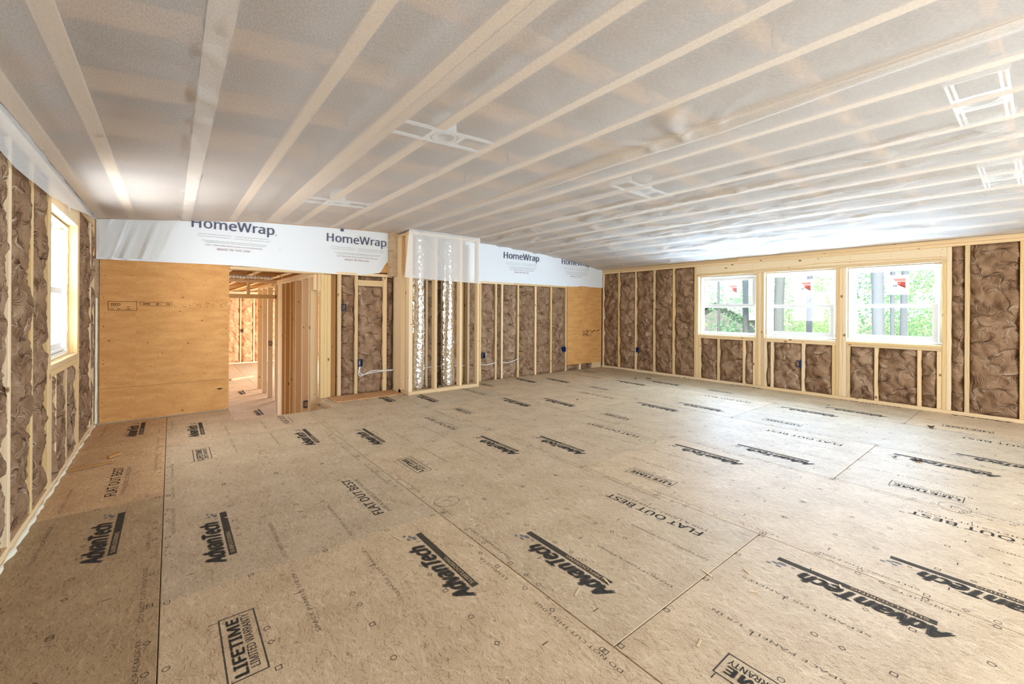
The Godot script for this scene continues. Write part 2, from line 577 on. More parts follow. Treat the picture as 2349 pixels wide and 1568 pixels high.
func make_materials() -> void:
	# framing lumber: metres -> texture
	M.wood = []
	var tex := [wood_texture(11, c8(236, 211, 172), c8(206, 170, 124), c8(112, 72, 40), 9), wood_texture(23, c8(230, 203, 160), c8(198, 160, 112), c8(104, 66, 36), 6)]
	for k in 4:
		var m := mat(Color.WHITE.lerp([Color(1, 0.97, 0.92), Color(0.95, 0.93, 0.9), Color(1, 1, 1), Color(0.98, 0.95, 0.86)][k], 1.0), 0.75)
		m.albedo_texture = tex[k % 2]
		m.uv1_scale = Vector3(1.0 / 2.56, 1.0 / 0.64, 1)
		M.wood.append(m)
	M.old_wood = mat(Color(0.80, 0.68, 0.52), 0.8)
	M.old_wood.albedo_texture = tex[1]
	M.old_wood.uv1_scale = Vector3(1.0 / 2.56, 1.0 / 0.64, 1)
	var pt := plywood_texture(31)
	M.plywood = mat(Color(0.98, 0.93, 0.84), 0.7)
	M.plywood.albedo_texture = pt
	M.plywood.uv1_scale = Vector3(1.0 / 1.22, 1.0 / 1.22, 1)
	M.batt = []
	for k in 2:
		var ft := fibre_texture(41 + k * 17, c8(66, 46, 32), c8(156, 123, 94), c8(230, 208, 180))
		var m := mat(Color(1, 1, 1) if k == 0 else Color(0.94, 0.92, 0.9), 1.0, 0.0, 0.0)
		m.albedo_texture = ft[0]
		m.heightmap_enabled = true
		m.heightmap_texture = ft[1]
		m.heightmap_scale = 1.6
		m.uv1_scale = Vector3(1.0 / 1.5, 1.0 / 1.5, 1)
		M.batt.append(m)
	var pf := fibre_texture(97, c8(122, 74, 40), c8(206, 152, 106), c8(244, 210, 168))
	M.pink_batt = mat(Color(1, 1, 1), 1.0, 0.0, 0.0)
	M.pink_batt.albedo_texture = pf[0]
	M.pink_batt.uv1_scale = Vector3(1.0 / 1.1, 1.0 / 1.1, 1)
	var ot := osb_texture(5)
	M.osb = []
	for c in [Color(0.97, 0.94, 0.9), Color(1.0, 0.96, 0.91), Color(0.94, 0.92, 0.89)]:
		var m := mat(c, 0.55, 0.0, 0.38)
		m.albedo_texture = ot
		M.osb.append(m)
	for q in [["osb_dirty", Color(0.86, 0.80, 0.72)], ["osb_red", Color(0.97, 0.88, 0.78)]]:
		var m := mat(q[1], 0.7, 0.0, 0.35)
		m.albedo_texture = ot
		M[q[0]] = m
	M.sheathing = mat(Color(0.95, 0.91, 0.86), 0.8)
	M.sheathing.albedo_texture = ot
	M.sheathing.uv1_scale = Vector3(1.0 / 2.44, 1.0 / 1.22, 1)
	M.landing = mat(Color(0.95, 0.80, 0.66), 0.7)
	M.landing.albedo_texture = ot
	M.ink = mat(Color(0.27, 0.25, 0.225), 0.8, 0.0, 0.2)
	M.ink.transparency = BaseMaterial3D.TRANSPARENCY_ALPHA
	M.ink.albedo_texture = noise_texture(noise(61, 0.16, 3), ramp([[0.0, Color(1, 1, 1, 0.30)], [0.45, Color(1, 1, 1, 0.80)], [1.0, Color(1, 1, 1, 0.95)]]), 512)
	M.ink.uv1_scale = Vector3(4, 4, 1)
	M.faint_ink = mat(Color(0.20, 0.16, 0.12), 0.8, 0.0, 0.2)
	M.faint_ink.transparency = BaseMaterial3D.TRANSPARENCY_ALPHA
	M.faint_ink.albedo_texture = noise_texture(noise(62, 0.1, 3), ramp([[0.0, Color(1, 1, 1, 0.2)], [0.5, Color(1, 1, 1, 0.62)], [1.0, Color(1, 1, 1, 0.9)]]), 512)
	M.faint_ink.uv1_scale = Vector3(4, 4, 1)
	M.blank = mat(c8(186, 158, 122), 0.8, 0.0, 0.2)
	M.blue_ink = mat(Color(0.36, 0.42, 0.48, 0.55), 0.8, 0.0, 0.2)
	M.blue_ink.transparency = BaseMaterial3D.TRANSPARENCY_ALPHA
	# netting: thin white non-woven cloth, half open
	M.net = mat(Color(0.95, 0.93, 0.90), 0.9, 0.0, 0.1)
	M.net.transparency = BaseMaterial3D.TRANSPARENCY_ALPHA
	M.net.cull_mode = BaseMaterial3D.CULL_DISABLED
	M.net.albedo_texture = noise_texture(noise(71, 0.06, 4), ramp([[0.0, Color(1, 1, 1, 0.42)], [0.5, Color(1, 1, 1, 0.50)], [1.0, Color(1, 1, 1, 0.58)]]), 1024)
	M.net.uv1_scale = Vector3(2.2, 0.7, 1)
	M.wrap = mat(Color(0.88, 0.88, 0.87), 0.6, 0.0, 0.3)
	M.wrap.cull_mode = BaseMaterial3D.CULL_DISABLED
	M.wrap_ink = mat(Color(0.34, 0.34, 0.41), 0.7)
	M.wrap_grey = mat(Color(0.77, 0.76, 0.74), 0.7)
	M.wrap_red = mat(Color(0.66, 0.52, 0.51), 0.7)
	M.stamp = mat(Color(0.17, 0.11, 0.07, 0.85), 0.8)
	M.stamp.transparency = BaseMaterial3D.TRANSPARENCY_ALPHA
	M.nail = mat(Color(0.30, 0.19, 0.12), 0.6)
	M.vinyl = mat(Color(0.93, 0.93, 0.92), 0.4, 0.0, 0.5)
	M.glass = mat(Color(0.9, 0.95, 0.93, 0.06), 0.02)
	M.glass.transparency = BaseMaterial3D.TRANSPARENCY_ALPHA
	M.paper = mat(Color(0.95, 0.95, 0.95), 0.8)
	M.paper.cull_mode = BaseMaterial3D.CULL_DISABLED
	M.paper.backlight_enabled = true
	M.paper.backlight = Color(0.7, 0.7, 0.7)
	M.red_print = mat(Color(0.80, 0.28, 0.20), 0.8)
	M.pale_red = mat(Color(0.90, 0.60, 0.52), 0.8)
	M.dark_print = mat(Color(0.24, 0.24, 0.26), 0.8)
	M.foam = mat(Color(0.92, 0.88, 0.78), 0.9)
	M.foil = mat(Color(0.97, 0.96, 0.93), 0.12, 0.95, 0.5)
	M.blue_box = mat(Color(0.10, 0.21, 0.42), 0.45)
	M.cable = mat(Color(0.90, 0.89, 0.86), 0.5)
	M.tan_cable = mat(Color(0.88, 0.74, 0.52), 0.5)
	M.steel = mat(Color(0.90, 0.91, 0.90), 0.5, 0.0)
	M.leaf_dry = mat(Color(0.30, 0.17, 0.10), 0.9)
	M.leaf_dry.cull_mode = BaseMaterial3D.CULL_DISABLED
	M.bark = mat(Color(0.53, 0.54, 0.55), 0.95)
	M.bark_dark = mat(Color(0.46, 0.47, 0.45), 0.95)
	M.leaves = []
	for c in [Color(0.56, 0.66, 0.46), Color(0.64, 0.72, 0.50), Color(0.50, 0.62, 0.48)]:
		var m := mat(c, 0.6, 0.0, 0.3)
		m.cull_mode = BaseMaterial3D.CULL_DISABLED
		m.backlight_enabled = true
		m.backlight = Color(c.r, c.g, c.b) * 1.3
		M.leaves.append(m)
	M.ground = mat(Color(0.55, 0.52, 0.40), 0.95)
	M.shed = mat(Color(0.58, 0.57, 0.55), 0.8)

# ---------------------------------------------------------------- the ceiling's height over x
const CEIL := [[-0.9, 1.985], [-0.587, 2.03], [0.1, 2.105], [0.8, 2.185], [2.0, 2.235], [3.0, 2.25], [4.2, 2.232], [5.0, 2.19], [5.8, 2.13], [6.92, 1.985], [7.3, 1.93]]
func ceil_y(x: float) -> float:
	for i in range(1, CEIL.size()):
		if x <= CEIL[i][0]:
			return lerpf(CEIL[i - 1][1], CEIL[i][1], (x - CEIL[i - 1][0]) / (CEIL[i][0] - CEIL[i - 1][0]))
	return CEIL[-1][1]

# ---------------------------------------------------------------- floor
const SEAMS := [-1.24, -0.03, 1.19, 2.385, 3.578, 4.76, 5.95, 7.16]
const NOTCH := Rect2(0.52, -6.2, 0.99, 1.0)    # x, z, the opening towards the lower room
const INK_Y := 0.0005

func sheet_frame() -> Transform3D:   # text runs away from the camera, its upper side to the left
	return Transform3D(Basis(Vector3(0, 0, -1), Vector3(-1, 0, 0), Vector3(0, 1, 0)), Vector3.ZERO)

func logo_mesh(w0: float, l0: float) -> Array:
	var xf := sheet_frame()
	var a := Acc.new()
	rect(a, xf, l0, -w0 - 0.032, l0 + 0.53, -w0)
	text(a, "AdvanTech", xf, l0 - 0.045, -w0 + 0.013, 0.452, 0.079, 0.32, 0.0082)
	ring(a, xf, Vector2(l0 + 0.457, -w0 + 0.02), 0.005, 0.0075, 10)
	var k := Acc.new()
	var up := Transform3D(xf.basis, Vector3(0, 0.0003, 0))
	text(k, "SUBFLOORING", up, l0 + 0.022, -w0 - 0.0245, 0.235, 0.0165, 0.0, 0.0007)
	var b := Acc.new()
	for q in [[0.50, 0.022, 0.016], [0.525, 0.034, 0.012], [0.505, 0.05, 0.011], [0.545, 0.055, 0.010]]:
		var leafy := []
		for i in 8:
			leafy.append(Vector2(l0 + q[0] + cos(TAU * i / 8.0) * q[2] * 1.2, -w0 + q[1] + sin(TAU * i / 8.0) * q[2] * 0.7))
		flat(b, xf, leafy)
	return [a.mesh(), k.mesh(), b.mesh()]

func marks_mesh(keep: Callable) -> ArrayMesh:
	var xf := sheet_frame()
	var a := Acc.new()
	for w in [0.022, 0.305, 0.61, 0.915, 1.18]:
		for k in range(1, 6):
			var l: float = 2.438 - 0.4064 * k
			if keep.call(w, l): ring(a, xf, Vector2(l, -w), 0.0085, 0.0112, 12)
		for k in range(1, 5):
			var l: float = 2.438 - 0.4877 * k
			if keep.call(w, l): ring(a, xf, Vector2(l, -w), 0.0085, 0.0122, 4)
		for k in range(0, 4):
			var l: float = 2.426 - 0.6096 * k
			if keep.call(w, l): ring(a, xf, Vector2(l, -w), 0.0105, 0.0145, 4, PI / 4)
		for k in range(0, 6):
			var l: float = 0.14 + 0.4064 * k
			if keep.call(w, l) and k % 2 == 1: rect(a, xf, l - 0.002, -w - 0.145, l + 0.002, -w - 0.117)
	return a.mesh()

func small_print_mesh(keep: Callable) -> ArrayMesh:
	var xf := sheet_frame()
	var a := Acc.new()
	for q in [["SPACE PANELS 1/8 IN", 0.457, 1.90, 0.42], ["DO NOT FORCE EDGES", 0.457, 0.05, 0.40], ["SEPARE LOS PANELES", 0.762, 1.90, 0.44], ["NO FORCE LOS BORDES", 0.762, 0.05, 0.42],
			["SELF-SPACING EDGE", 0.052, 0.62, 0.36], ["LEAVE GAP", 0.052, 1.15, 0.20], ["DEJE LA APERTURA", 0.052, 1.55, 0.34], ["RANURA AUTOESPACIADORA", 1.165, 0.55, 0.46], ["DO NOT CUT THIS EDGE", 1.165, 1.12, 0.42], ["LENGUETA", 1.165, 1.72, 0.20]]:
		if keep.call(q[1], q[2]) and keep.call(q[1], q[2] + q[3]):
			text(a, q[0], xf, q[2], -q[1], q[3], 0.015)
	return a.mesh()

func lettering(lines: Array) -> ArrayMesh:
	var xf := sheet_frame()
	var a := Acc.new()
	for q in lines:
		text(a, q[0], xf, q[1], -q[2], q[3], q[4], 0.0, q[5])
	return a.mesh()

func panel_mesh(rects: Array, xl: float, zn: float, top: float, flip: bool) -> ArrayMesh:
	var a := Acc.new()
	for r in rects:
		var g := 0.0018
		var first := a.v.size()
		box_to(a, Vector3(r[0] + g, top - 0.018, r[1] + g), Vector3(r[2] - g, top, r[3] - g), 0.0016)
		for i in range(first, a.v.size()):
			var p := a.v[i]
			var uv := Vector2((zn - p.z) / 2.438, (p.x - xl) / 1.22)
			a.uv[i] = Vector2(1.0 - uv.x, 1.0 - uv.y) if flip else uv
	return a.mesh()

func build_floor() -> void:
	var root := structure("floor", "subfloor of printed tan strand board sheets", "floor")
	var near_end := [[1.49, -0.95, -3.39], [2.72, 0.283, -2.155, -4.59], [1.52, -0.92, -3.365, -5.80], [2.74, 0.30, -2.135, -4.57], [1.53, -0.91, -3.35, -5.79], [2.74, 0.30, -2.135, -4.57], [1.53, -0.91, -3.35, -5.79]]
	var far_z := -5.97
	var la := logo_mesh(0.247, 0.221)
	var lb := logo_mesh(1.013, 1.765)
	var life := Acc.new()
	frame_rect(life, sheet_frame(), 1.835, -0.284, 2.183, -0.169, 0.005)
	text(life, "LIFETIME", sheet_frame(), 1.853, -0.228, 0.305, 0.036, 0.0, 0.0034)
	text(life, "LIMITED WARRANTY", sheet_frame(), 1.868, -0.262, 0.298, 0.026, 0.0, 0.0003)
	var life_mesh := life.mesh()
	var best := lettering([["FLAT OUT BEST", 0.185, 0.978, 0.60, 0.052, 0.0018], ["FOR A QUIET, STIFF FLOOR", 0.185, 1.027, 0.575, 0.027, 0.0]])
	var best_cut := lettering([["FLAT OUT", 0.185, 0.978, 0.375, 0.052, 0.0018], ["FOR A QUIET,", 0.185, 1.027, 0.29, 0.027, 0.0]])
	var all := func(_w: float, _l: float) -> bool: return true
	var right := func(w: float, _l: float) -> bool: return w > 0.68
	var cut := func(w: float, l: float) -> bool: return l < 0.58 or (w < 0.5 and l < 1.2)
	var marks := [marks_mesh(all), marks_mesh(right), marks_mesh(cut)]
	var small := [small_print_mesh(all), small_print_mesh(right), small_print_mesh(cut)]
	for s in SEAMS.size() - 1:
		var x0: float = maxf(SEAMS[s], LW - 0.15)
		var x1: float = minf(SEAMS[s + 1], RW + 0.15)
		for zn: float in near_end[s]:
			var z1 := minf(zn, FZ + 0.1)
			var z0 := maxf(zn - 2.438, far_z)
			# keep the stated joints exact
			var nxt: int = near_end[s].find(zn) + 1
			if nxt < near_end[s].size(): z0 = near_end[s][nxt]
			if z1 - z0 < 0.02: continue
			var rects := [[x0, z0, x1, z1]]
			if z0 < -5.2 and x0 < 1.51 and x1 > 0.52:
				rects = []
				if z1 > -5.2: rects.append([x0, -5.2, x1, z1])
				if x0 < 0.5: rects.append([x0, z0, 0.52, minf(z1, -5.2)])
				if x1 > 1.55: rects.append([1.51, z0, x1, minf(z1, -5.2)])
			var p := put("floor_panel", panel_mesh(rects, SEAMS[s], zn, 0.0, rng.randf() < 0.5), (M.osb_dirty if s == 0 and zn > -1.0 else M.osb_red if s == 0 else M.osb[rng.randi() % 3]), root)
			var at := Vector3(SEAMS[s], INK_Y, zn)
			if z1 < -5.7: continue
			var clipped := z0 > zn - 2.2
			var kind := 1 if s == 0 else (2 if clipped else 0)
			if s == 0 or clipped == false:
				print_logo(p, lb, at)
			if s > 0 and zn < 2.7:
				print_logo(p, la, at)
			if s > 0 and not clipped:
				put("printed_lettering", life_mesh, M.ink, p, at)
			put("printed_lettering", best_cut if clipped and s == 1 else best, M.ink, p, at)
			put("printed_marks", marks[kind], M.ink, p, at)
			put("printed_lettering", small[kind], M.faint_ink, p, at)
	# pen marks drawn by hand
	for q in [[1.30, -2.245, 0.078], [3.31, -2.20, 0.08], [1.53, -4.55, 0.08], [3.62, -0.33, 0.08]]:
		var a := Acc.new()
		var xf := Transform3D(Basis(Vector3(1, 0, 0), Vector3(0, 0, -1), Vector3(0, 1, 0)), Vector3(q[0], 0.0009, q[1]))
		ring(a, xf, Vector2.ZERO, q[2] - 0.002, q[2] + 0.001, 28, 0.4, 0.86)
		rect(a, xf, -0.03, 0.012, 0.022, 0.015)
		rect(a, xf, 0.019, -0.02, 0.022, 0.013)
		put("pen_mark", a.mesh(), M.ink, root)
	var base := Acc.new()
	box_to(base, Vector3(LW - 0.15, -0.26, -5.16), Vector3(RW + 0.15, -0.021, FZ + 0.1), 0.002)
	box_to(base, Vector3(LW - 0.15, -0.26, -5.97), Vector3(0.50, -0.021, -5.162), 0.002)
	box_to(base, Vector3(1.551, -0.26, -5.97), Vector3(RW + 0.15, -0.021, -5.162), 0.002)
	put("joist_deck", base.mesh(), M.wood[1], root)
	lumber(root, "rim_board", Vector3(1.512, -0.26, -5.97), Vector3(1.549, -0.02, -5.17))
	lumber(root, "rim_board", Vector3(0.53, -0.26, -5.16), Vector3(1.50, -0.02, -5.198))
	# strip of board laid by the recess
	var a := Acc.new()
	box_to(a, Vector3(1.60, 0.002, -5.81), Vector3(2.455, 0.014, -5.445), 0.001)
	for i in a.v.size():
		a.uv[i] = Vector2(a.v[i].x / 2.44, a.v[i].z / 1.22)
	tag(put("landing_board", a.mesh(), M.landing, self), "thin reddish strand board strip lying before the insulated recess", "board")

func print_logo(p: Node, l: Array, at: Vector3) -> void:
	put("printed_logo", l[0], M.ink, p, at)
	put("printed_lettering", l[1], M.blank, p, at)
	put("printed_logo", l[2], M.blue_ink, p, at)

# ---------------------------------------------------------------- ceiling
const STRAPS := [-0.54, -0.31, 0.125, 0.545, 0.915, 0.982, 1.225, 1.64, 2.05, 2.47, 2.84, 3.245, 3.65, 4.06, 4.465, 4.87, 5.28, 5.69, 6.09, 6.50, 6.86]

func build_ceiling() -> void:
	var root := structure("ceiling", "white translucent netting stapled below wooden ceiling strapping", "ceiling")
	for x: float in STRAPS:
		var y := ceil_y(x) + 0.0008
		var tilt := (ceil_y(x + 0.05) - ceil_y(x - 0.05)) / 0.1
		var breaks := [[-5.86, FZ]]
		if absf(x - 1.225) < 0.01: breaks = [[-5.86, -4.50], [-4.30, -2.41], [-2.21, FZ]]
		for b in breaks:
			var o := lumber(root, "strap", Vector3(-0.033, 0.0, b[0]), Vector3(0.033, 0.019, b[1]))
			o.position = Vector3(x, y, 0)
			o.rotation.z = atan(tilt)
	var z := FZ - 0.3
	while z > -5.9:
		for i in range(1, CEIL.size()):
			var a := Vector2(CEIL[i - 1][0], CEIL[i - 1][1])
			var b := Vector2(CEIL[i][0], CEIL[i][1])
			if a.x < -0.6 or b.x > 7.0: continue
			var o := lumber(root, "truss_chord", Vector3(-0.01, 0.0, -0.019), Vector3((b - a).length() + 0.01, 0.089, 0.019), M.old_wood)
			o.position = Vector3(a.x, a.y + 0.032, z)
			o.rotation.z = (b - a).angle()
		z -= 0.61
	var deck := Acc.new()
	box_to(deck, Vector3(LW - 1.05, 3.42, -6.0), Vector3(RW + 0.75, 3.44, FZ + 0.75), 0.002)  # eaves extended past the walls to keep sun out of the left window
	put("roof_deck", deck.mesh(), M.sheathing, root)
	var blanket := Acc.new()  # unseen brown lining added to soak up light above the netting
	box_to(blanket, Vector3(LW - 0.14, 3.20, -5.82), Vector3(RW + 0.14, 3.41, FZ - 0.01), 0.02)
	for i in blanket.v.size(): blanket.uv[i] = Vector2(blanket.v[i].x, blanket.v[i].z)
	put("light_absorbing_liner", blanket.mesh(), M.batt[0], root)
	# netting sheets: each sags between the straps and wrinkles where it was pulled
	var wr := noise(301, 1.1, 2)
	var cr := noise(303, 3.2, 3, true, 0.35, 1.0)
	var sheets := [[LW + 0.012, 0.165, 0.0], [0.085, 2.52, 0.001], [2.44, RW - 0.02, 0.002]]
	for s in sheets:
		var w: float = s[1] - s[0]
		var f := func(a: float, b: float) -> Vector3:
			var x: float = s[0] + a * w
			var zz := lerpf(FZ - 0.03, -5.815 if x < 2.42 else -5.69, b)
			var gap := 1.0
			for k: float in STRAPS:
				gap = minf(gap, absf(x - k))
			var sag := 0.006 * smoothstep(0.03, 0.2, gap)
			sag += 0.006 * absf(wr.get_noise_2d(x * 0.6, zz * 1.6)) * smoothstep(0.02, 0.12, gap)
			# long pulled folds beyond the lap, strongest a few metres into the room
			var fold := 0.0
			if x > 2.30 and x < 3.9:
				var along := exp(-pow((zz + 1.7) / 1.5, 2.0))
				fold += 0.046 * (0.25 + 0.75 * along) * exp(-pow((x - 2.50 - 0.015 * sin(zz * 4.0)) / 0.045, 2.0))
				fold += 0.016 * exp(-pow((zz + 2.9) / 1.3, 2.0)) * exp(-pow((x - 3.05 - 0.10 * (zz + 2.9)) / 0.05, 2.0))
			if x > 1.95 and x < 2.48:
				var fan := exp(-pow((zz + 1.45) / 0.32, 2.0))
				fold += 0.018 * fan * pow(maxf(0.0, sin((zz + 1.45) * 30.0 + (x - 2.48) * (zz + 1.45) * 60.0)), 2.0) * smoothstep(1.98, 2.2, x)
			if x > 3.5:
				fold += 0.012 * maxf(0.0, cr.get_noise_2d(x * 0.5, zz * 0.28) - 0.05) * smoothstep(0.01, 0.1, gap) * 2.0
				fold += 0.018 * exp(-pow((x - 3.95 - 0.06 * sin(zz * 1.3) - 0.09 * (zz + 1.5)) / 0.035, 2.0)) * exp(-pow((zz + 1.8) / 1.4, 2.0))
			if x > 0.07 and x < 0.2 and s[0] < 0.0:
				fold += 0.008 * pow(maxf(0.0, wr.get_noise_2d(x * 4.0, zz * 3.0)), 1.0) * 2.0
			return Vector3(x, ceil_y(x) - sag - fold - s[2] - (0.012 * smoothstep(0.04, 0.0, a * w) * s[2] * 200.0 * 0.3), zz)
		put("netting_sheet", grid(maxi(12, int(w / 0.018)), 300, f, Vector2(w, 8.4), Vector2(rng.randf(), rng.randf()), true), M.net, root)
	# flap of the first sheet turned down over the left wall
	var flap := func(a: float, b: float) -> Vector3:
		var zz := lerpf(FZ - 0.05, -5.79, a)
		var y1 := ceil_y(LW) + 0.0
		var y0 := 1.795
		if zz < -3.6: y0 = lerpf(1.80, 1.86, clampf((-3.6 - zz) / 0.7, 0.0, 1.0))
		if zz < -4.3: y0 = lerpf(1.86, 2.00, clampf((-4.3 - zz) / 1.4, 0.0, 1.0))
		if zz > -4.30 and zz < -4.24: y0 = 1.83
		var y := lerpf(y1, y0, b)
		return Vector3(LW + 0.012 + 0.022 * b + 0.008 * sin(zz * 5.0 + b) * b + 0.006 * wr.get_noise_2d(zz * 2.0, b * 2.0), y, zz)
	put("netting_flap", grid(200, 8, flap, Vector2(8.4, 0.3), Vector2.ZERO, true), M.net, root)
	# the flap over the house wrap on the back wall
	var back_flap := func(a: float, b: float) -> Vector3:
		var x := lerpf(LW + 0.03, 0.08 - 0.2 * b, a)
		var y := lerpf(ceil_y(x) - 0.004, 1.66 + 0.01 * sin(x * 2.0), b)
		var bunch := exp(-pow((x + 0.30 - 0.22 * (1.0 - b)) / 0.17, 2.0))
		return Vector3(x, y, BL + 0.0215 + 0.05 * bunch * maxf(0.0, sin(x * 42.0 + b * 5.0)) * b + 0.004 * wr.get_noise_2d(x * 1.2, y * 1.5))
	put("netting_flap", grid(70, 20, back_flap, Vector2(0.7, 0.6)), M.net, root)

# ---------------------------------------------------------------- insulation
var lump: FastNoiseLite
var crease: FastNoiseLite
func batt(parent: Node, o: Vector3, u: Vector3, n: Vector3, w: float, h: float, mat_: Material = null, proud := 0.004, cell := 0.020, amp := 1.0) -> void:
	if lump == null:
		lump = noise(501, 4.2, 3, false, 0.22, 3.0)
		crease = noise(503, 2.3, 2, true, 0.3, 2.0)
	var sd := rng.randf() * 60.0
	var bulge := rng.randf_range(0.004, 0.016)
	var f := func(a: float, b: float) -> Vector3:
		var x := a * w
		var y := b * h
		var e := minf(minf(x, w - x), minf(y, h - y))
		var d := 0.012 * lump.get_noise_2d(x * 2.6 - sd, y * 2.2) + bulge * sin(PI * clampf(a, 0.0, 1.0)) + 0.034 * lump.get_noise_2d(x + sd, y * 0.8 + sd)
		d -= 0.045 * maxf(0.0, crease.get_noise_2d(x * 0.8 + sd, y * 0.7) - 0.15)
		d -= 0.034 * exp(-e / 0.018)
		return o + u * (x + 0.010 * lump.get_noise_2d(y * 1.4 + sd, 3.0) * (a - 0.5)) + Vector3.UP * y + n * (d * amp + proud)
	var m: Material = mat_ if mat_ != null else M.batt[rng.randi() % M.batt.size()]
	put("insulation_batt", grid(maxi(3, int(w / cell)), maxi(3, int(h / cell)), f, Vector2(w, h), Vector2(rng.randf(), rng.randf())), m, parent)

# ---------------------------------------------------------------- windows; local x along the wall, y up, z into the room
func window_unit(called: String, label: String, at: Vector3, u: Vector3, n: Vector3, w: float, h: float, raised: bool, sticker: bool) -> void:
	var root := structure(called, label, "window")
	root.transform = Transform3D(Basis(u, Vector3.UP, n), at)
	var a := Acc.new()
	var t := 0.034
	for q in [[0.0, 0.0, w, t], [0.0, h - t, w, h], [0.0, t, t, h - t], [w - t, t, w, h - t]]:
		box_to(a, Vector3(q[0] + 0.006, q[1] + 0.006, -0.150), Vector3(q[2] - 0.006, q[3] - 0.006, -0.062), 0.003)
	# sash tracks
	box_to(a, Vector3(t + 0.002, t, -0.110), Vector3(t + 0.012, h - t, -0.100), 0.001)
	box_to(a, Vector3(w - t - 0.012, t, -0.110), Vector3(w - t - 0.002, h - t, -0.100), 0.001)
	box_to(a, Vector3(t, t, -0.150), Vector3(w - t, t + 0.018, -0.066), 0.003)
	put("frame", a.mesh(), M.vinyl, root)
	var mid := h * 0.485
	var sashes := [[mid - 0.018, h - t + 0.002, -0.134, 0.034], [t + 0.016, mid + 0.022, -0.098, 0.046]]
	if raised: sashes[1] = [mid - 0.012, h - t - 0.004, -0.098, 0.046]
	for s in sashes:
		var b := Acc.new()
		var x0 := t + 0.006
		var x1 := w - t - 0.006
		var f: float = s[3]
		for q in [[x0, s[0], x1, s[0] + f], [x0, s[1] - f, x1, s[1]], [x0, s[0] + f, x0 + f, s[1] - f], [x1 - f, s[0] + f, x1, s[1] - f]]:
			box_to(b, Vector3(q[0], q[1], s[2] - 0.014), Vector3(q[2], q[3], s[2] + 0.014), 0.003)
		var sash := put("sash", b.mesh(), M.vinyl, root)
		var g := Acc.new()
		rect(g, Transform3D(Basis.IDENTITY, Vector3(0, 0, s[2])), x0 + f, s[0] + f, x1 - f, s[1] - f)
		put("pane", g.mesh(), M.glass, sash)
	if sticker:
		var c := w * 0.5 + 0.035
		var p := Acc.new()
		var y0 := h - 0.36
		rect(p, Transform3D(Basis.IDENTITY, Vector3(0, 0, -0.1375)), c - 0.11, y0, c + 0.11, y0 + 0.24)
		var paper := put("sticker", p.mesh(), M.paper, root)
		# seen from behind: mirrored
		var mx := Transform3D(Basis(Vector3(-1, 0, 0), Vector3(0, 1, 0), Vector3(0, 0, -1)), Vector3(c, y0, -0.1368))
		var k := Acc.new()
		text(k, "UNITED", mx, -0.078, 0.022, 0.155, 0.027, 0.0, 0.0006)
		rect(k, mx, 0.004, 0.098, 0.022, 0.118)
		flat(k, mx, [Vector2(-0.045, 0.098), Vector2(-0.022, 0.098), Vector2(-0.045, 0.114)])
		rect(k, mx, 0.026, 0.098, 0.04, 0.118)
		flat(k, mx, [Vector2(0.026, 0.128), Vector2(0.044, 0.128), Vector2(0.026, 0.142)])
		flat(k, mx, [Vector2(0.048, 0.188), Vector2(0.080, 0.200), Vector2(0.048, 0.200)])
		rect(k, mx, 0.077, 0.172, 0.080, 0.200)
		put("lettering", k.mesh(), M.dark_print, paper)
		var r := Acc.new()
		flat(r, mx, [Vector2(-0.078, 0.070), Vector2(0.0, 0.122), Vector2(0.0, 0.160), Vector2(-0.078, 0.160)])
		put("printed_logo", r.mesh(), M.red_print, paper)
		var r2 := Acc.new()
		flat(r2, mx, [Vector2(-0.078, 0.163), Vector2(0.02, 0.163), Vector2(0.046, 0.200), Vector2(-0.078, 0.202)])
		rect(r2, mx, -0.0785, 0.108, -0.02, 0.112)
		rect(r2, Transform3D(mx.basis, mx.origin + Vector3(0, 0, 0.0003)), -0.03, 0.132, -0.006, 0.146)
		put("printed_logo", r2.mesh(), M.pale_red, paper)

func nail_heads(parent: Node, xf: Transform3D, pts: Array, r := 0.0055) -> void:
	var a := Acc.new()
	for p in pts:
		var poly := []
		for i in 6:
			poly.append(p + Vector2(cos(TAU * i / 6.0), sin(TAU * i / 6.0) * 0.8) * r)
		flat(a, xf, poly)
	put("nail_heads", a.mesh(), M.nail, parent)

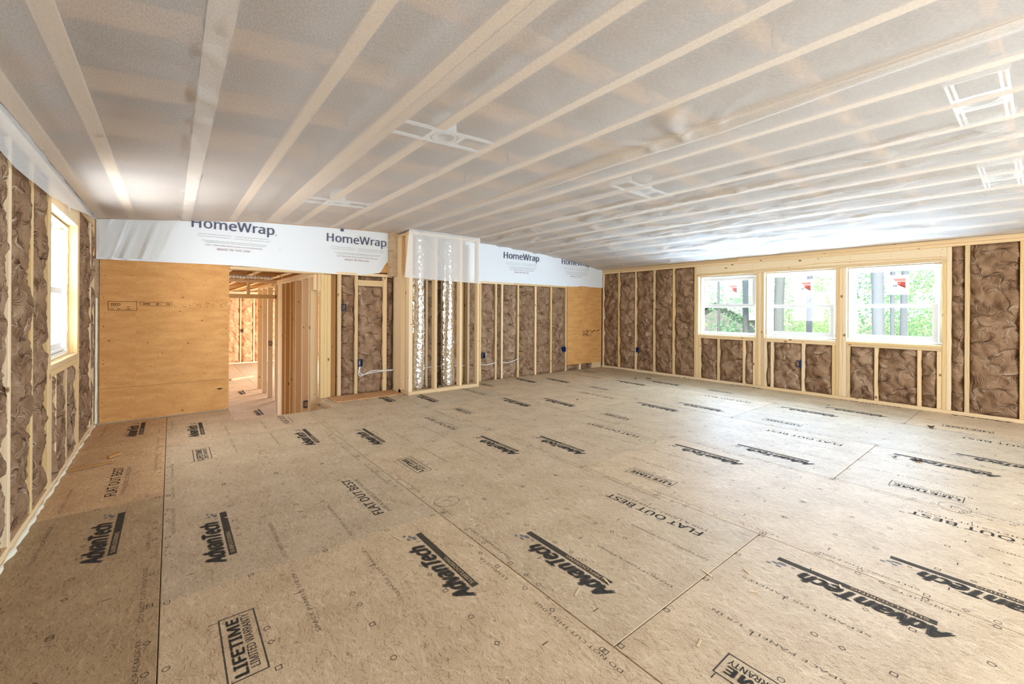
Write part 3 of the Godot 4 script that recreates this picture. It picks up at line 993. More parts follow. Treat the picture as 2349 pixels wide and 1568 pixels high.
# ---------------------------------------------------------------- right wall
func build_right_wall() -> void:
	var root := structure("wall_right", "stud wall with brown insulation batts and three windows", "wall")
	var d := 0.14
	var X := RW
	var stud := func(z0: float, z1: float, y0: float, y1: float, called := "stud") -> void:
		lumber(root, called, Vector3(X, y0, z0), Vector3(X + d, y1, z1))
	lumber(root, "bottom_plate", Vector3(X, 0.0, -5.69), Vector3(X + d, 0.04, -2.9))
	lumber(root, "bottom_plate", Vector3(X, 0.0, -2.899), Vector3(X + d, 0.04, FZ))
	lumber(root, "top_plate", Vector3(X, 1.902, -5.69), Vector3(X + d, 1.938, -1.1))
	lumber(root, "top_plate", Vector3(X, 1.902, -1.099), Vector3(X + d, 1.938, FZ))
	lumber(root, "top_plate", Vector3(X - 0.003, 1.939, -5.69), Vector3(X + d, 1.985, -3.0))
	lumber(root, "top_plate", Vector3(X - 0.003, 1.939, -2.999), Vector3(X + d, 1.985, FZ))
	var full := [-5.658, -5.272, -4.878, -4.482, -4.093, -3.694, -0.684, -0.542, -0.146, 0.26, 0.666, 1.07, 1.48, 1.88, 2.28]
	for z: float in full: stud.call(z - 0.019, z + 0.019, 0.041, 1.901)
	for q in [[-3.675, -3.638], [-2.738, -2.701], [-2.700, -2.663], [-2.662, -2.623], [-1.744, -1.707], [-1.706, -1.669], [-1.668, -1.629], [-0.741, -0.704]]:
		stud.call(q[0], q[1], 0.041, 1.734, "jack_stud")
	lumber(root, "header", Vector3(X, 1.773, -3.674), Vector3(X + 0.06, 1.901, -0.704))
	lumber(root, "header_plate", Vector3(X, 1.735, -3.674), Vector3(X + d, 1.772, -0.704))
	for w in RIGHT_WINDOWS:
		lumber(root, "sill_plate", Vector3(X, 0.736, w[0]), Vector3(X + d, 0.764, w[1]))
		lumber(root, "sill_plate", Vector3(X, 0.705, w[0]), Vector3(X + d, 0.735, w[1]))
	for q in [[-3.636, -3.598], [-3.320, -3.282], [-2.926, -2.888], [-2.777, -2.740], [-2.621, -2.586], [-2.532, -2.495], [-2.135, -2.098], [-1.783, -1.746], [-1.627, -1.590], [-1.342, -1.306], [-0.947, -0.911], [-0.781, -0.743]]:
		stud.call(q[0], q[1], 0.041, 0.704, "cripple_stud")
	var bay := func(z0: float, z1: float, y0: float, y1: float) -> void:
		batt(root, Vector3(X, y0, z0), Vector3(0, 0, 1), Vector3(-1, 0, 0), z1 - z0, y1 - y0)
	for q in [[-5.638, -5.292], [-5.252, -4.898], [-4.858, -4.502], [-4.462, -4.113], [-4.073, -3.714], [-0.664, -0.562], [-0.522, -0.166], [-0.126, 0.24], [0.28, 0.646], [0.686, 1.05], [1.09, 1.46], [1.50, 1.86], [1.90, 2.26]]:
		bay.call(q[0], q[1], 0.041, 1.901)
	for q in [[-3.597, -3.321], [-3.281, -2.927], [-2.887, -2.778], [-2.585, -2.533], [-2.494, -2.136], [-2.097, -1.784], [-1.589, -1.343], [-1.305, -0.948], [-0.910, -0.782]]:
		bay.call(q[0], q[1], 0.041, 0.704)
	# outer sheathing round the openings
	var a := Acc.new()
	var x0 := X + d + 0.002
	var x1 := x0 + 0.014
	box_to(a, Vector3(x0, -0.3, -6.1), Vector3(x1, 0.75, FZ + 0.1))
	box_to(a, Vector3(x0, 1.73, -6.1), Vector3(x1, 3.5, FZ + 0.1))
	for q in [[-6.1, -3.637], [-2.738, -2.622], [-1.744, -1.628], [-0.741, FZ + 0.1]]:
		box_to(a, Vector3(x0, 0.75, q[0]), Vector3(x1, 1.73, q[1]))
	put("sheathing", a.mesh(), M.sheathing, root)
	var names := ["white double hung window with its lower sash pushed up", "white double hung window between two insulated piers, closed", "white double hung window before the thick grey trunk, closed"]
	for i in 3:
		var w: Array = RIGHT_WINDOWS[i]
		window_unit("window_%d" % (i + 1), names[i], Vector3(X, 0.765, w[0]), Vector3(0, 0, 1), Vector3(-1, 0, 0), w[1] - w[0], 0.968, i == 0, true)
	var nx := Transform3D(Basis(Vector3(0, 0, 1), Vector3.UP, Vector3(-1, 0, 0)), Vector3(X - 0.0006, 0, 0))
	var pts := []
	for z in [-3.62, -3.22, -2.8, -2.4, -2.0, -1.6, -1.2, -0.76]:
		for y in [1.80, 1.835, 1.87]:
			pts.append(Vector2(z + rng.randf() * 0.02, y + rng.randf() * 0.008))
	nail_heads(root, nx, pts, 0.004)
	tag_wire(root)

func tag_wire(_root: Node) -> void:
	var pts := []
	for i in 60:
		var z := lerpf(-3.70, -0.70, i / 59.0)
		pts.append(Vector3(RW - 0.006, 1.785 + 0.012 * sin(z * 2.3) + 0.02 * smoothstep(-2.2, -1.9, z), z))
	tag(put("header_wire", tube(pts, [0.0035], 6), M.tan_cable, self), "thin tan wire stapled along the header above the windows", "wire")

# ---------------------------------------------------------------- left wall
func build_left_wall() -> void:
	var root := structure("wall_left", "stud wall with brown insulation batts beside the plywood wall", "wall")
	var d := 0.14
	var X := LW
	var stud := func(z0: float, z1: float, y0: float, y1: float, called := "stud") -> void:
		lumber(root, called, Vector3(X - d, y0, z0), Vector3(X, y1, z1))
	lumber(root, "bottom_plate", Vector3(X - d, 0.0, -5.83), Vector3(X, 0.04, FZ))
	lumber(root, "top_plate", Vector3(X - d, 1.945, -5.83), Vector3(X, 1.983, FZ))
	lumber(root, "top_plate", Vector3(X - d, 1.984, -5.83), Vector3(X, 2.022, FZ))
	for z: float in [-5.78, -5.575, -3.431, -3.02, -2.61, -2.20, -1.79, -1.39, -0.98, -0.57, -0.17, 0.24, 0.65, 1.05, 1.46, 1.87, 2.27]:
		stud.call(z - 0.019, z + 0.019, 0.041, 1.944)
	for q in [[-3.851, -3.814], [-3.889, -3.852], [-4.904, -4.867], [-4.942, -4.905]]:
		stud.call(q[0], q[1], 0.041, 1.944, "jack_stud")
	lumber(root, "header", Vector3(X - d, 1.81, -4.866), Vector3(X, 1.944, -3.890))
	lumber(root, "sill_plate", Vector3(X - d, 0.752, -4.866), Vector3(X, 0.789, -3.890))
	lumber(root, "sill_plate", Vector3(X - d, 0.714, -4.866), Vector3(X, 0.751, -3.890))
	for z: float in [-4.829, -4.77, -4.42, -4.05, -3.912]: stud.call(z - 0.018, z + 0.018, 0.041, 0.713, "cripple_stud")
	var bay := func(z0: float, z1: float, y0: float, y1: float) -> void:
		batt(root, Vector3(X, y0, z1), Vector3(0, 0, -1), Vector3(1, 0, 0), z1 - z0, y1 - y0, null, 0.002, 0.018, 0.62)
	for q in [[-5.76, -5.595], [-5.555, -4.943], [-3.813, -3.451], [-3.411, -3.04], [-3.0, -2.63], [-2.59, -2.22], [-2.18, -1.81], [-1.77, -1.41], [-1.37, -1.0], [-0.96, -0.59], [-0.55, -0.19]]:
		bay.call(q[0], q[1], 0.041, 1.944)
	for q in [[-0.15, 0.22], [0.26, 0.63], [0.67, 1.03], [1.07, 1.44], [1.48, 1.85], [1.89, 2.25]]:
		bay.call(q[0], q[1], 0.041, 1.944)
	for q in [[-4.751, -4.439], [-4.401, -4.069], [-4.031, -3.931]]: bay.call(q[0], q[1], 0.041, 0.713)
	var a := Acc.new()
	var x1 := X - d - 0.002
	var x0 := x1 - 0.014
	box_to(a, Vector3(x0, -0.9, -6.1), Vector3(x1, 0.77, FZ + 0.1))
	box_to(a, Vector3(x0, 1.80, -6.1), Vector3(x1, 3.5, FZ + 0.1))
	box_to(a, Vector3(x0, 0.77, -6.1), Vector3(x1, 1.80, -4.867))
	box_to(a, Vector3(x0, 0.77, -3.889), Vector3(x1, 1.80, FZ + 0.1))
	put("sheathing", a.mesh(), M.sheathing, root)
	window_unit("window_4", "white window set deep in the insulated wall beside the plywood", Vector3(X, 0.79, -3.890), Vector3(0, 0, -1), Vector3(1, 0, 0), 0.976, 1.018, false, false)
	# spray foam: beads round the window and along the floor
	var nz := noise(601, 2.0, 3)
	var pts := []
	var rad := []
	for i in 190:
		var z := lerpf(FZ - 0.1, -5.80, i / 189.0)
		pts.append(Vector3(X + 0.004 + 0.006 * nz.get_noise_2d(z * 3.0, 1.0), 0.004, z))
		rad.append(0.009 + 0.012 * nz.get_noise_2d(z * 4.0, 5.0) + (0.006 if absf(z + 3.2) < 0.25 else 0.0))
	tag(put("floor_foam_bead", tube(pts, rad, 8, 0.004, nz), M.foam, self), "lumpy white spray foam bead along the foot of the insulated wall", "foam bead")
	var pts2 := []
	var rad2 := []
	for i in 70:
		var t := i / 69.0 * 1.9
		var p: Vector3
		if t < 1.0: p = Vector3(X - 0.066, lerpf(1.79, 0.80, t), -4.858)
		else: p = Vector3(X - 0.062, 0.797, lerpf(-4.85, -3.95, (t - 1.0) / 0.9))
		pts2.append(p)
		rad2.append(0.012 + 0.005 * nz.get_noise_2d(t * 9.0, 2.0))
	tag(put("window_foam_bead", tube(pts2, rad2, 8, 0.004, nz), M.foam, self), "cream spray foam sealing the gap round the deep set window", "foam bead")
	var pts3 := []
	for i in 50: pts3.append(Vector3(X + 0.012, lerpf(0.02, 1.25, i / 49.0), BL + 0.012))
	tag(put("corner_foam_bead", tube(pts3, [0.010], 8, 0.004, nz), M.foam, self), "thin white foam bead up the corner at the plywood's edge", "foam bead")

# ---------------------------------------------------------------- back wall
func build_back_wall() -> void:
	var root := structure("wall_back", "back wall of plywood, open studs and brown insulation under white wrap", "wall")
	var ply := func(called: String, lo: Vector3, hi: Vector3, m: Material) -> MeshInstance3D:
		var a := Acc.new()
		box_to(a, lo, hi, 0.001)
		for i in a.v.size(): a.uv[i] = Vector2(a.v[i].x + lo.x * 1.7, -a.v[i].y + lo.z)
		return put(called, a.mesh(), m, root)
	ply.call("plywood_panel", Vector3(-0.552, 0.352, BL - 0.012), Vector3(0.518, 1.67, BL), M.plywood)
	ply.call("plywood_panel", Vector3(-0.552, 0.012, BL - 0.012), Vector3(0.518, 0.350, BL), M.plywood)
	ply.call("plywood_panel", Vector3(LW - 0.157, 1.672, BL - 0.014), Vector3(0.9, 3.5, BL), M.plywood)
	ply.call("plywood_panel", Vector3(0.902, 1.672, BL - 0.014), Vector3(2.49, 3.5, BL), M.plywood)
	ply.call("plywood_panel", Vector3(2.40, 1.62, BR - 0.150), Vector3(RW + 0.157, 3.5, BR - 0.002), M.sheathing)
	var xf := Transform3D(Basis.IDENTITY, Vector3(0, 0, BL + 0.0008))
	var pts := []
	for y in [0.05, 0.22, 0.45, 0.65, 0.85, 1.08, 1.28, 1.48]:
		for x in [-0.52, -0.31, -0.11, 0.10, 0.30, 0.49]:
			pts.append(Vector2(x + rng.randf_range(-0.012, 0.012), y + rng.randf_range(-0.02, 0.02)))
	nail_heads(root, xf, pts, 0.0045)
	var st := Acc.new()
	frame_rect(st, xf, -0.492, 1.128, -0.272, 1.222, 0.004)
	text(st, "TECO", xf, -0.472, 1.178, 0.07, 0.024, 0.1, 0.001)
	text(st, "TESTED", xf, -0.472, 1.162, 0.062, 0.010)
	for q in [[-0.478, 0.03, 1.142], [-0.425, 0.025, 1.142], [-0.35, 0.028, 1.142], [-0.35, 0.02, 1.165]]: rect(st, xf, q[0], q[2], q[0] + q[1], q[2] + 0.006)
	frame_rect(st, xf, -0.250, 1.176, 0.008, 1.218, 0.0035)
	text(st, "APR", xf, -0.228, 1.187, 0.056, 0.020, 0.0, 0.0008)
	text(st, "2-", xf, -0.125, 1.186, 0.044, 0.021, 0.0, 0.0012)
	text(st, "28", xf, -0.044, 1.187, 0.036, 0.020, 0.0, 0.0006)
	for i in 46:
		var x := rng.randf_range(0.02, 0.50)
		var y := 1.19 + rng.randfn(0.0, 0.016)
		rect(st, xf, x, y, x + rng.randf_range(0.004, 0.018), y + rng.randf_range(0.0015, 0.005))
	flat(st, xf, [Vector2(0.405, 0.247), Vector2(0.43, 0.238), Vector2(0.455, 0.241), Vector2(0.462, 0.249), Vector2(0.44, 0.256), Vector2(0.415, 0.255)])
	put("stamp_print", st.mesh(), M.stamp, root)
	# header plate over the opening and the recess
	lumber(root, "header_plate", Vector3(0.52, 1.606, BL - 0.1), Vector3(1.55, 1.643, BL + 0.004))
	lumber(root, "header_plate", Vector3(1.551, 1.612, BL - 0.1), Vector3(2.47, 1.650, BL + 0.008))
	var stud := func(x0: float, x1: float, y0: float, y1: float, z: float, called := "stud", m: Material = null) -> void:
		lumber(root, called, Vector3(x0, y0, z - 0.1), Vector3(x1, y1, z), m)
	for q in [[1.509, 1.548], [1.549, 1.589], [1.590, 1.632]]: stud.call(q[0], q[1], 0.001, 1.605, BL)
	stud.call(1.634, 1.706, 0.001, 1.605, BL - 0.045, "stud", M.old_wood)
	stud.call(1.721, 1.763, 0.001, 1.611, BL + 0.002)
	stud.call(1.944, 1.983, 0.001, 1.611, BL)
	stud.call(2.337, 2.391, 0.001, 1.611, BL)
	lumber(root, "blocking", Vector3(1.984, 1.474, BL - 0.04), Vector3(2.336, 1.556, BL + 0.001))
	var bay := func(x0: float, x1: float, y0: float, y1: float, z: float) -> void:
		batt(root, Vector3(x0, y0, z), Vector3(1, 0, 0), Vector3(0, 0, 1), x1 - x0, y1 - y0, null, -0.006)
	bay.call(1.764, 1.943, 0.002, 1.608, BL - 0.004)
	bay.call(1.984, 2.336, 0.002, 1.472, BL - 0.006)
	bay.call(1.984, 2.336, 1.558, 1.608, BL - 0.02)
	bay.call(2.392, 2.49, 0.002, 1.608, BL - 0.02)
	# right hand part, behind and beyond the duct chase
	for q in [[2.93, 2.968], [3.337, 3.375], [3.55, 3.588], [3.888, 3.925], [4.201, 4.240], [4.329, 4.367], [4.678, 4.720], [5.082, 5.126], [5.470, 5.507], [5.863, 5.899]]:
		stud.call(q[0], q[1], 0.001, 1.586, BR)
	lumber(root, "header_plate", Vector3(2.55, 1.587, BR - 0.12), Vector3(4.6, 1.628, BR + 0.002))
	lumber(root, "header_plate", Vector3(4.601, 1.587, BR - 0.12), Vector3(6.6, 1.628, BR + 0.002))
	for q in [[2.60, 2.929], [2.969, 3.336], [3.376, 3.549], [3.589, 3.887], [3.926, 4.200], [4.241, 4.328], [4.368, 4.677], [4.721, 5.081], [5.127, 5.469], [5.508, 5.862]]:
		bay.call(q[0], q[1], 0.002, 1.586, BR)
	ply.call("plywood_panel", Vector3(5.901, 0.112, BR), Vector3(6.905, 1.63, BR + 0.012), M.plywood)
	stud.call(6.258, 6.302, 0.001, 0.111, BR)
	lumber(root, "blocking", Vector3(6.63, 0.001, BR - 0.1), Vector3(6.912, 0.111, BR))
	bay.call(5.90, 6.257, 0.002, 0.110, BR)
	bay.call(6.303, 6.628, 0.002, 0.110, BR)
	var xr := Transform3D(Basis.IDENTITY, Vector3(0, 0, BR + 0.0128))
	var pr := []
	for y in [0.16, 0.35, 0.55, 0.75, 0.95, 1.15, 1.35, 1.55]:
		for x in [5.93, 6.26, 6.30, 6.62, 6.68]: pr.append(Vector2(x + rng.randf_range(-0.02, 0.02), y + rng.randf_range(-0.02, 0.02)))
	nail_heads(root, xr, pr, 0.007)
	var sr := Acc.new()
	text(sr, "3", xr, 6.34, 0.665, 0.045, 0.085, 0.0, 0.002)
	frame_rect(sr, xr, 6.41, 0.655, 6.58, 0.765, 0.007)
	text(sr, "Z", xr, 6.43, 0.675, 0.07, 0.075, 0.0, 0.002)
	for q in [[6.60, 0.72], [6.66, 0.745], [6.74, 0.735], [6.80, 0.75]]: rect(sr, xr, q[0], q[1], q[0] + 0.045, q[1] + 0.02)
	put("stamp_print", sr.mesh(), M.stamp, root)
	var a := Acc.new()
	box_to(a, Vector3(1.62, -0.02, BL - 0.16), Vector3(2.62, 1.66, BL - 0.105))
	box_to(a, Vector3(2.50, -0.02, BR - 0.18), Vector3(RW + 0.157, 1.66, BR - 0.125))
	box_to(a, Vector3(LW - 0.157, -0.02, BL - 0.06), Vector3(0.50, 1.671, BL - 0.016))
	put("sheathing", a.mesh(), M.sheathing, root)

func build_chase() -> void:
	var root := structure("wall_chase", "narrow stud framed duct chase standing out from the back wall", "duct chase")
	var Z := -5.33
	lumber(root, "bottom_plate", Vector3(2.492, 0.001, Z - 0.089), Vector3(3.632, 0.048, Z))
	lumber(root, "bottom_plate", Vector3(2.492, 0.001, -5.66), Vector3(2.60, 0.045, Z - 0.09))
	lumber(root, "top_plate", Vector3(2.492, 2.175, Z - 0.089), Vector3(3.632, 2.213, Z))
	lumber(root, "top_plate", Vector3(2.492, 2.165, BL), Vector3(2.60, 2.203, Z - 0.09))
	for q in [[2.493, 2.545], [2.879, 2.921], [3.288, 3.328], [3.598, 3.631]]:
		lumber(root, "stud", Vector3(q[0], 0.049, Z - 0.089), Vector3(q[1], 2.174, Z))
	lumber(root, "stud", Vector3(2.4925, 0.049, Z - 0.13), Vector3(2.53, 2.164, Z - 0.091))
	# built-up post of three boards
	for q in [[-5.66, -5.58], [-5.74, -5.661], [-5.828, -5.741]]:
		lumber(root, "post_board", Vector3(2.492, 0.001, q[0]), Vector3(2.60, 2.164, q[1]))
	lumber(root, "stud", Vector3(3.595, 0.001, -5.69), Vector3(3.632, 2.17, -5.60))
	var a := Acc.new()
	box_to(a, Vector3(2.56, 1.64, -5.58), Vector3(2.575, 2.16, -5.43), 0.001)
	put("plywood_gusset", a.mesh(), M.plywood, root)
	# two foil ducts
	for q in [[2.725, -5.545, 0.103, "wide silver foil wrapped duct nearer the built-up post"], [3.215, -5.55, 0.108, "silver foil wrapped duct beside the chase's inner stud"]]:
		var nz := noise(700 + int(q[0] * 10), 16.0, 2)
		nz.noise_type = FastNoiseLite.TYPE_CELLULAR
		nz.cellular_return_type = FastNoiseLite.RETURN_DISTANCE
		nz.cellular_jitter = 1.0
		var f := func(u: float, v: float) -> Vector3:
			var y := lerpf(0.03, 2.16, v)
			var an := u * TAU
			var r: float = q[2] + 0.012 * nz.get_noise_3d(cos(an) * 0.16, y * 1.1, sin(an) * 0.16) + 0.004 * sin(an * 3.0 + y * 2.0)
			return Vector3(q[0] - cos(an) * r, y, q[1] + sin(an) * r)
		var duct := thing("air_duct", q[3], "duct", Vector3.ZERO, "foil ducts in the chase")
		put("foil_jacket", grid(90, 360, f, Vector2(1, 3)), M.foil, duct)
		var col := Acc.new()
		box_to(col, Vector3(q[0] - 0.1, 0.003, q[1] - 0.1), Vector3(q[0] + 0.1, 0.03, q[1] + 0.1), 0.004)
		put("floor_boot", col.mesh(), M.steel, duct)
	# netting hung over the top of the chase
	var nz2 := noise(720, 2.0, 2)
	var net := func(u: float, v: float) -> Vector3:
		var x0 := lerpf(2.488, 2.425, v)
		var x := lerpf(x0, 3.634, u)
		var y := lerpf(ceil_y(x) - 0.008, 1.585 - 0.035 * u, v)
		var fold := 0.016 * exp(-pow((u - 0.08 - v * 0.62) / 0.035, 2.0)) * (1.0 - v * 0.5)
		return Vector3(x, y, Z + 0.008 + fold + 0.006 * v * absf(nz2.get_noise_2d(x * 3.0, y * 2.0)))
	tag(put("netting_drape", grid(70, 36, net, Vector2(1.2, 0.6)), M.net, self), "sheer white netting hung over the top of the duct chase", "netting")

# ---------------------------------------------------------------- wall behind the camera
func build_front_wall() -> void:
	var root := structure("wall_front", "plywood sheathed wall with an added wide patio window", "wall")
	var a := Acc.new()
	box_to(a, Vector3(LW - 0.15, -0.3, FZ), Vector3(0.70, 3.5, FZ + 0.02))
	box_to(a, Vector3(5.50, -0.3, FZ), Vector3(RW + 0.15, 3.5, FZ + 0.02))
	box_to(a, Vector3(0.70, 1.94, FZ), Vector3(5.50, 3.5, FZ + 0.02))
	box_to(a, Vector3(0.70, -0.3, FZ), Vector3(5.50, 0.14, FZ + 0.02))
	put("sheathing", a.mesh(), M.plywood, root)
	for x: float in [-0.5, -0.1, 0.3, 0.68, 5.52, 5.9, 6.3, 6.7]: lumber(root, "stud", Vector3(x - 0.019, 0.0, FZ - 0.09), Vector3(x + 0.019, 1.98, FZ - 0.001))
	var win := structure("window_5", "unseen wide white patio window added behind the viewer for fill light", "window")  # invented, out of view; goes with the added fill lamp
	var f := Acc.new()
	for q in [[0.70, 0.14, 5.50, 0.20], [0.70, 1.88, 5.50, 1.94], [0.70, 0.20, 0.76, 1.88], [5.44, 0.20, 5.50, 1.88], [2.27, 0.20, 2.33, 1.88], [3.87, 0.20, 3.93, 1.88]]:
		box_to(f, Vector3(q[0], q[1], FZ - 0.01), Vector3(q[2], q[3], FZ + 0.05), 0.003)
	put("frame", f.mesh(), M.vinyl, win)
	for q in [[0.76, 2.27], [2.33, 3.87], [3.93, 5.44]]:
		var g := Acc.new()
		rect(g, Transform3D(Basis.IDENTITY, Vector3(0, 0, FZ + 0.02)), q[0], 0.20, q[1], 1.88)
		put("pane", g.mesh(), M.glass, win)

# ---------------------------------------------------------------- the lower room beyond the opening
func build_room_beyond() -> void:
	var fl := structure("floor_001", "lower strand board floor seen through the doorway", "floor")
	var z := -5.2
	while z > -17.1:
		var x := -0.8
		while x < 5.0:
			var z0 := maxf(z - 2.438, -17.15)
			put("floor_panel", panel_mesh([[x, z0, x + 1.2, z]], x, z, LOW, rng.randf() < 0.5), M.osb[rng.randi() % 3], fl)
			x += 1.2
		z -= 2.438
	var la := logo_mesh(0.247, 0.221)
	for q in [[0.4, -9.6], [1.0, -8.3], [0.4, -7.2], [1.6, -11.5], [1.0, -10.6]]:
		put("printed_logo", la[0], M.ink, fl, Vector3(q[0], LOW + INK_Y, q[1]))
	var base := Acc.new()
	box_to(base, Vector3(-0.9, LOW - 0.2, -17.3), Vector3(5.3, LOW - 0.022, -5.1))
	put("joist_deck", base.mesh(), M.wood[1], fl)
	var ce := structure("ceiling_001", "open joists and pale strapping over the lower room", "ceiling")
	var top := 1.75
	z = -6.2
	while z > -17.0:
		lumber(ce, "joist", Vector3(-0.8, top, z - 0.02), Vector3(5.0, top + 0.2, z + 0.02), M.old_wood)
		z -= 0.42
	for x: float in [0.28, 0.69, 1.07, 1.50, 1.90, 2.3, 2.7, 3.1, 3.5]:
		lumber(ce, "strap", Vector3(x - 0.032, top - 0.02, -16.9), Vector3(x + 0.032, top - 0.001, -6.0))
	var up := Acc.new()
	box_to(up, Vector3(-0.9, top + 0.202, -17.3), Vector3(5.3, top + 0.23, -5.98))
	put("subfloor_above", up.mesh(), M.sheathing, ce)
	# far wall and side walls
	var far := structure("wall_far", "far wall of orange pink insulation between pale studs", "wall")
	var zz := -17.0
	lumber(far, "bottom_plate", Vector3(-0.8, LOW, zz - 0.1), Vector3(5.0, LOW + 0.04, zz))
	lumber(far, "top_plate", Vector3(-0.8, 1.66, zz - 0.1), Vector3(5.0, 1.74, zz))
	var xs := [-0.6, -0.2, 0.22, 0.62, 1.03, 1.43, 1.84, 2.23, 2.65, 3.05, 3.46, 3.86, 4.27, 4.68]
	for x: float in xs: lumber(far, "stud", Vector3(x - 0.022, LOW + 0.041, zz - 0.1), Vector3(x + 0.022, 1.659, zz))
	for i in xs.size() - 1:
		batt(far, Vector3(xs[i] + 0.022, LOW + 0.041, zz), Vector3(1, 0, 0), Vector3(0, 0, 1), xs[i + 1] - xs[i] - 0.044, 1.659 - LOW - 0.041, M.pink_batt, 0.0, 0.035)
	var sh := Acc.new()
	box_to(sh, Vector3(-0.9, LOW - 0.1, zz - 0.13), Vector3(5.3, 2.0, zz - 0.105))
	put("sheathing", sh.mesh(), M.sheathing, far)
	var side := structure("wall_side", "plywood side walls of the lower room with a window opening", "wall")
	var sa := Acc.new()
	box_to(sa, Vector3(-0.9, LOW - 0.1, -17.2), Vector3(-0.86, -0.35, -5.85))
	box_to(sa, Vector3(-0.9, 1.05, -17.2), Vector3(-0.86, 2.0, -5.85))
	box_to(sa, Vector3(-0.9, -0.35, -17.2), Vector3(-0.86, 1.05, -10.8))
	box_to(sa, Vector3(-0.9, -0.35, -7.2), Vector3(-0.86, 1.05, -5.85))
	box_to(sa, Vector3(5.16, LOW - 0.1, -17.2), Vector3(5.2, -0.35, -5.85))
	box_to(sa, Vector3(5.16, 1.05, -17.2), Vector3(5.2, 2.0, -5.85))
	box_to(sa, Vector3(5.16, -0.35, -17.2), Vector3(5.2, 1.05, -15.4))
	box_to(sa, Vector3(5.16, -0.35, -11.8), Vector3(5.2, 1.05, -5.85))
	box_to(sa, Vector3(-0.9, LOW - 0.1, -5.16), Vector3(5.2, -0.262, -5.12))
	box_to(sa, Vector3(1.62, LOW - 0.1, -6.02), Vector3(5.2, 2.0, -5.985))
	box_to(sa, Vector3(-0.9, LOW - 0.1, -5.99), Vector3(0.49, 2.0, -5.955))
	put("sheathing", sa.mesh(), M.plywood, side)
	# stud partition running away beside the opening
	var part := structure("wall_partition", "open stud partition standing below floor level beyond the opening", "wall")
	var X := 1.42
	for q in [-5.965, -6.05, -6.43, -6.83, -6.94, -7.18, -7.53]:
		lumber(part, "stud", Vector3(X, LOW + 0.04, q - 0.038), Vector3(X + 0.089, 1.565, q))
	for q in [-7.80, -7.84, -7.88, -8.24]:
		lumber(part, "stud", Vector3(X, LOW + 0.04, q - 0.038), Vector3(X + 0.089, 1.565, q))
	lumber(part, "stud", Vector3(X + 0.01, LOW + 0.04, -8.23), Vector3(X + 0.08, 1.565, -7.92))
	lumber(part, "top_plate", Vector3(X, 1.566, -8.28), Vector3(X + 0.089, 1.604, -5.94))
	lumber(part, "top_plate", Vector3(X, 1.605, -8.28), Vector3(X + 0.089, 1.645, -5.94))
	lumber(part, "bottom_plate", Vector3(X, LOW + 0.001, -8.28), Vector3(X + 0.089, LOW + 0.039, -5.94))
	lumber(part, "blocking", Vector3(1.47, 1.385, BL - 0.11), Vector3(1.507, 1.604, BL + 0.002))
	lumber(part, "blocking", Vector3(1.435, 1.40, BL - 0.11), Vector3(1.469, 1.604, BL - 0.03))
	# second framed doorway further in
	var dw := structure("wall_doorway", "framed doorway of pale studs deeper in the lower room", "door frame")
	var D := -9.6
	lumber(dw, "header", Vector3(-0.8, 1.358, D - 0.089), Vector3(1.66, 1.437, D))
	lumber(dw, "top_plate", Vector3(-0.8, 1.672, D - 0.089), Vector3(1.74, 1.722, D))
	for x: float in [0.30, 0.73, 1.17]: lumber(dw, "cripple_stud", Vector3(x - 0.022, 1.438, D - 0.089), Vector3(x + 0.022, 1.671, D))
	lumber(dw, "stud", Vector3(1.625, LOW, D - 0.089), Vector3(1.665, 1.671, D))
	lumber(dw, "stud", Vector3(1.57, LOW, -10.1), Vector3(1.66, 1.60, -10.06))
	lumber(dw, "stud", Vector3(1.57, LOW, -10.75), Vector3(1.66, 1.60, -10.71))
	lumber(dw, "stud", Vector3(1.57, LOW, -11.4), Vector3(1.66, 1.60, -11.36))
	lumber(dw, "top_plate", Vector3(1.57, 1.601, -11.4), Vector3(1.66, 1.67, -9.7))
	# ribbed white pipe and loose wires under the joists
	var pts := []
	var rad := []
	for i in 150:
		pts.append(Vector3(lerpf(-0.5, 1.36, i / 149.0), 1.685, -8.3))
		rad.append(0.030 if i % 4 < 2 else 0.021)
	tag(put("ribbed_pipe", tube(pts, rad, 10), M.cable, self), "white ribbed flexible pipe hung under the lower room's joists", "pipe")
	for q in [[0.80, -6.9, "pale wire loop hanging under joists near the doorway header"], [1.28, -7.6, "pale bent wire hanging beside the partition's top plate"]]:
		var w := []
		for i in 26:
			var t := i / 25.0
			w.append(Vector3(q[0] + 0.22 * t, 1.66 + 0.05 * sin(t * 5.0) - 0.02 * t, q[1] - 0.3 * t))
		tag(put("loose_wire", tube(w, [0.006], 6), M.tan_cable, self), q[2], "wire")

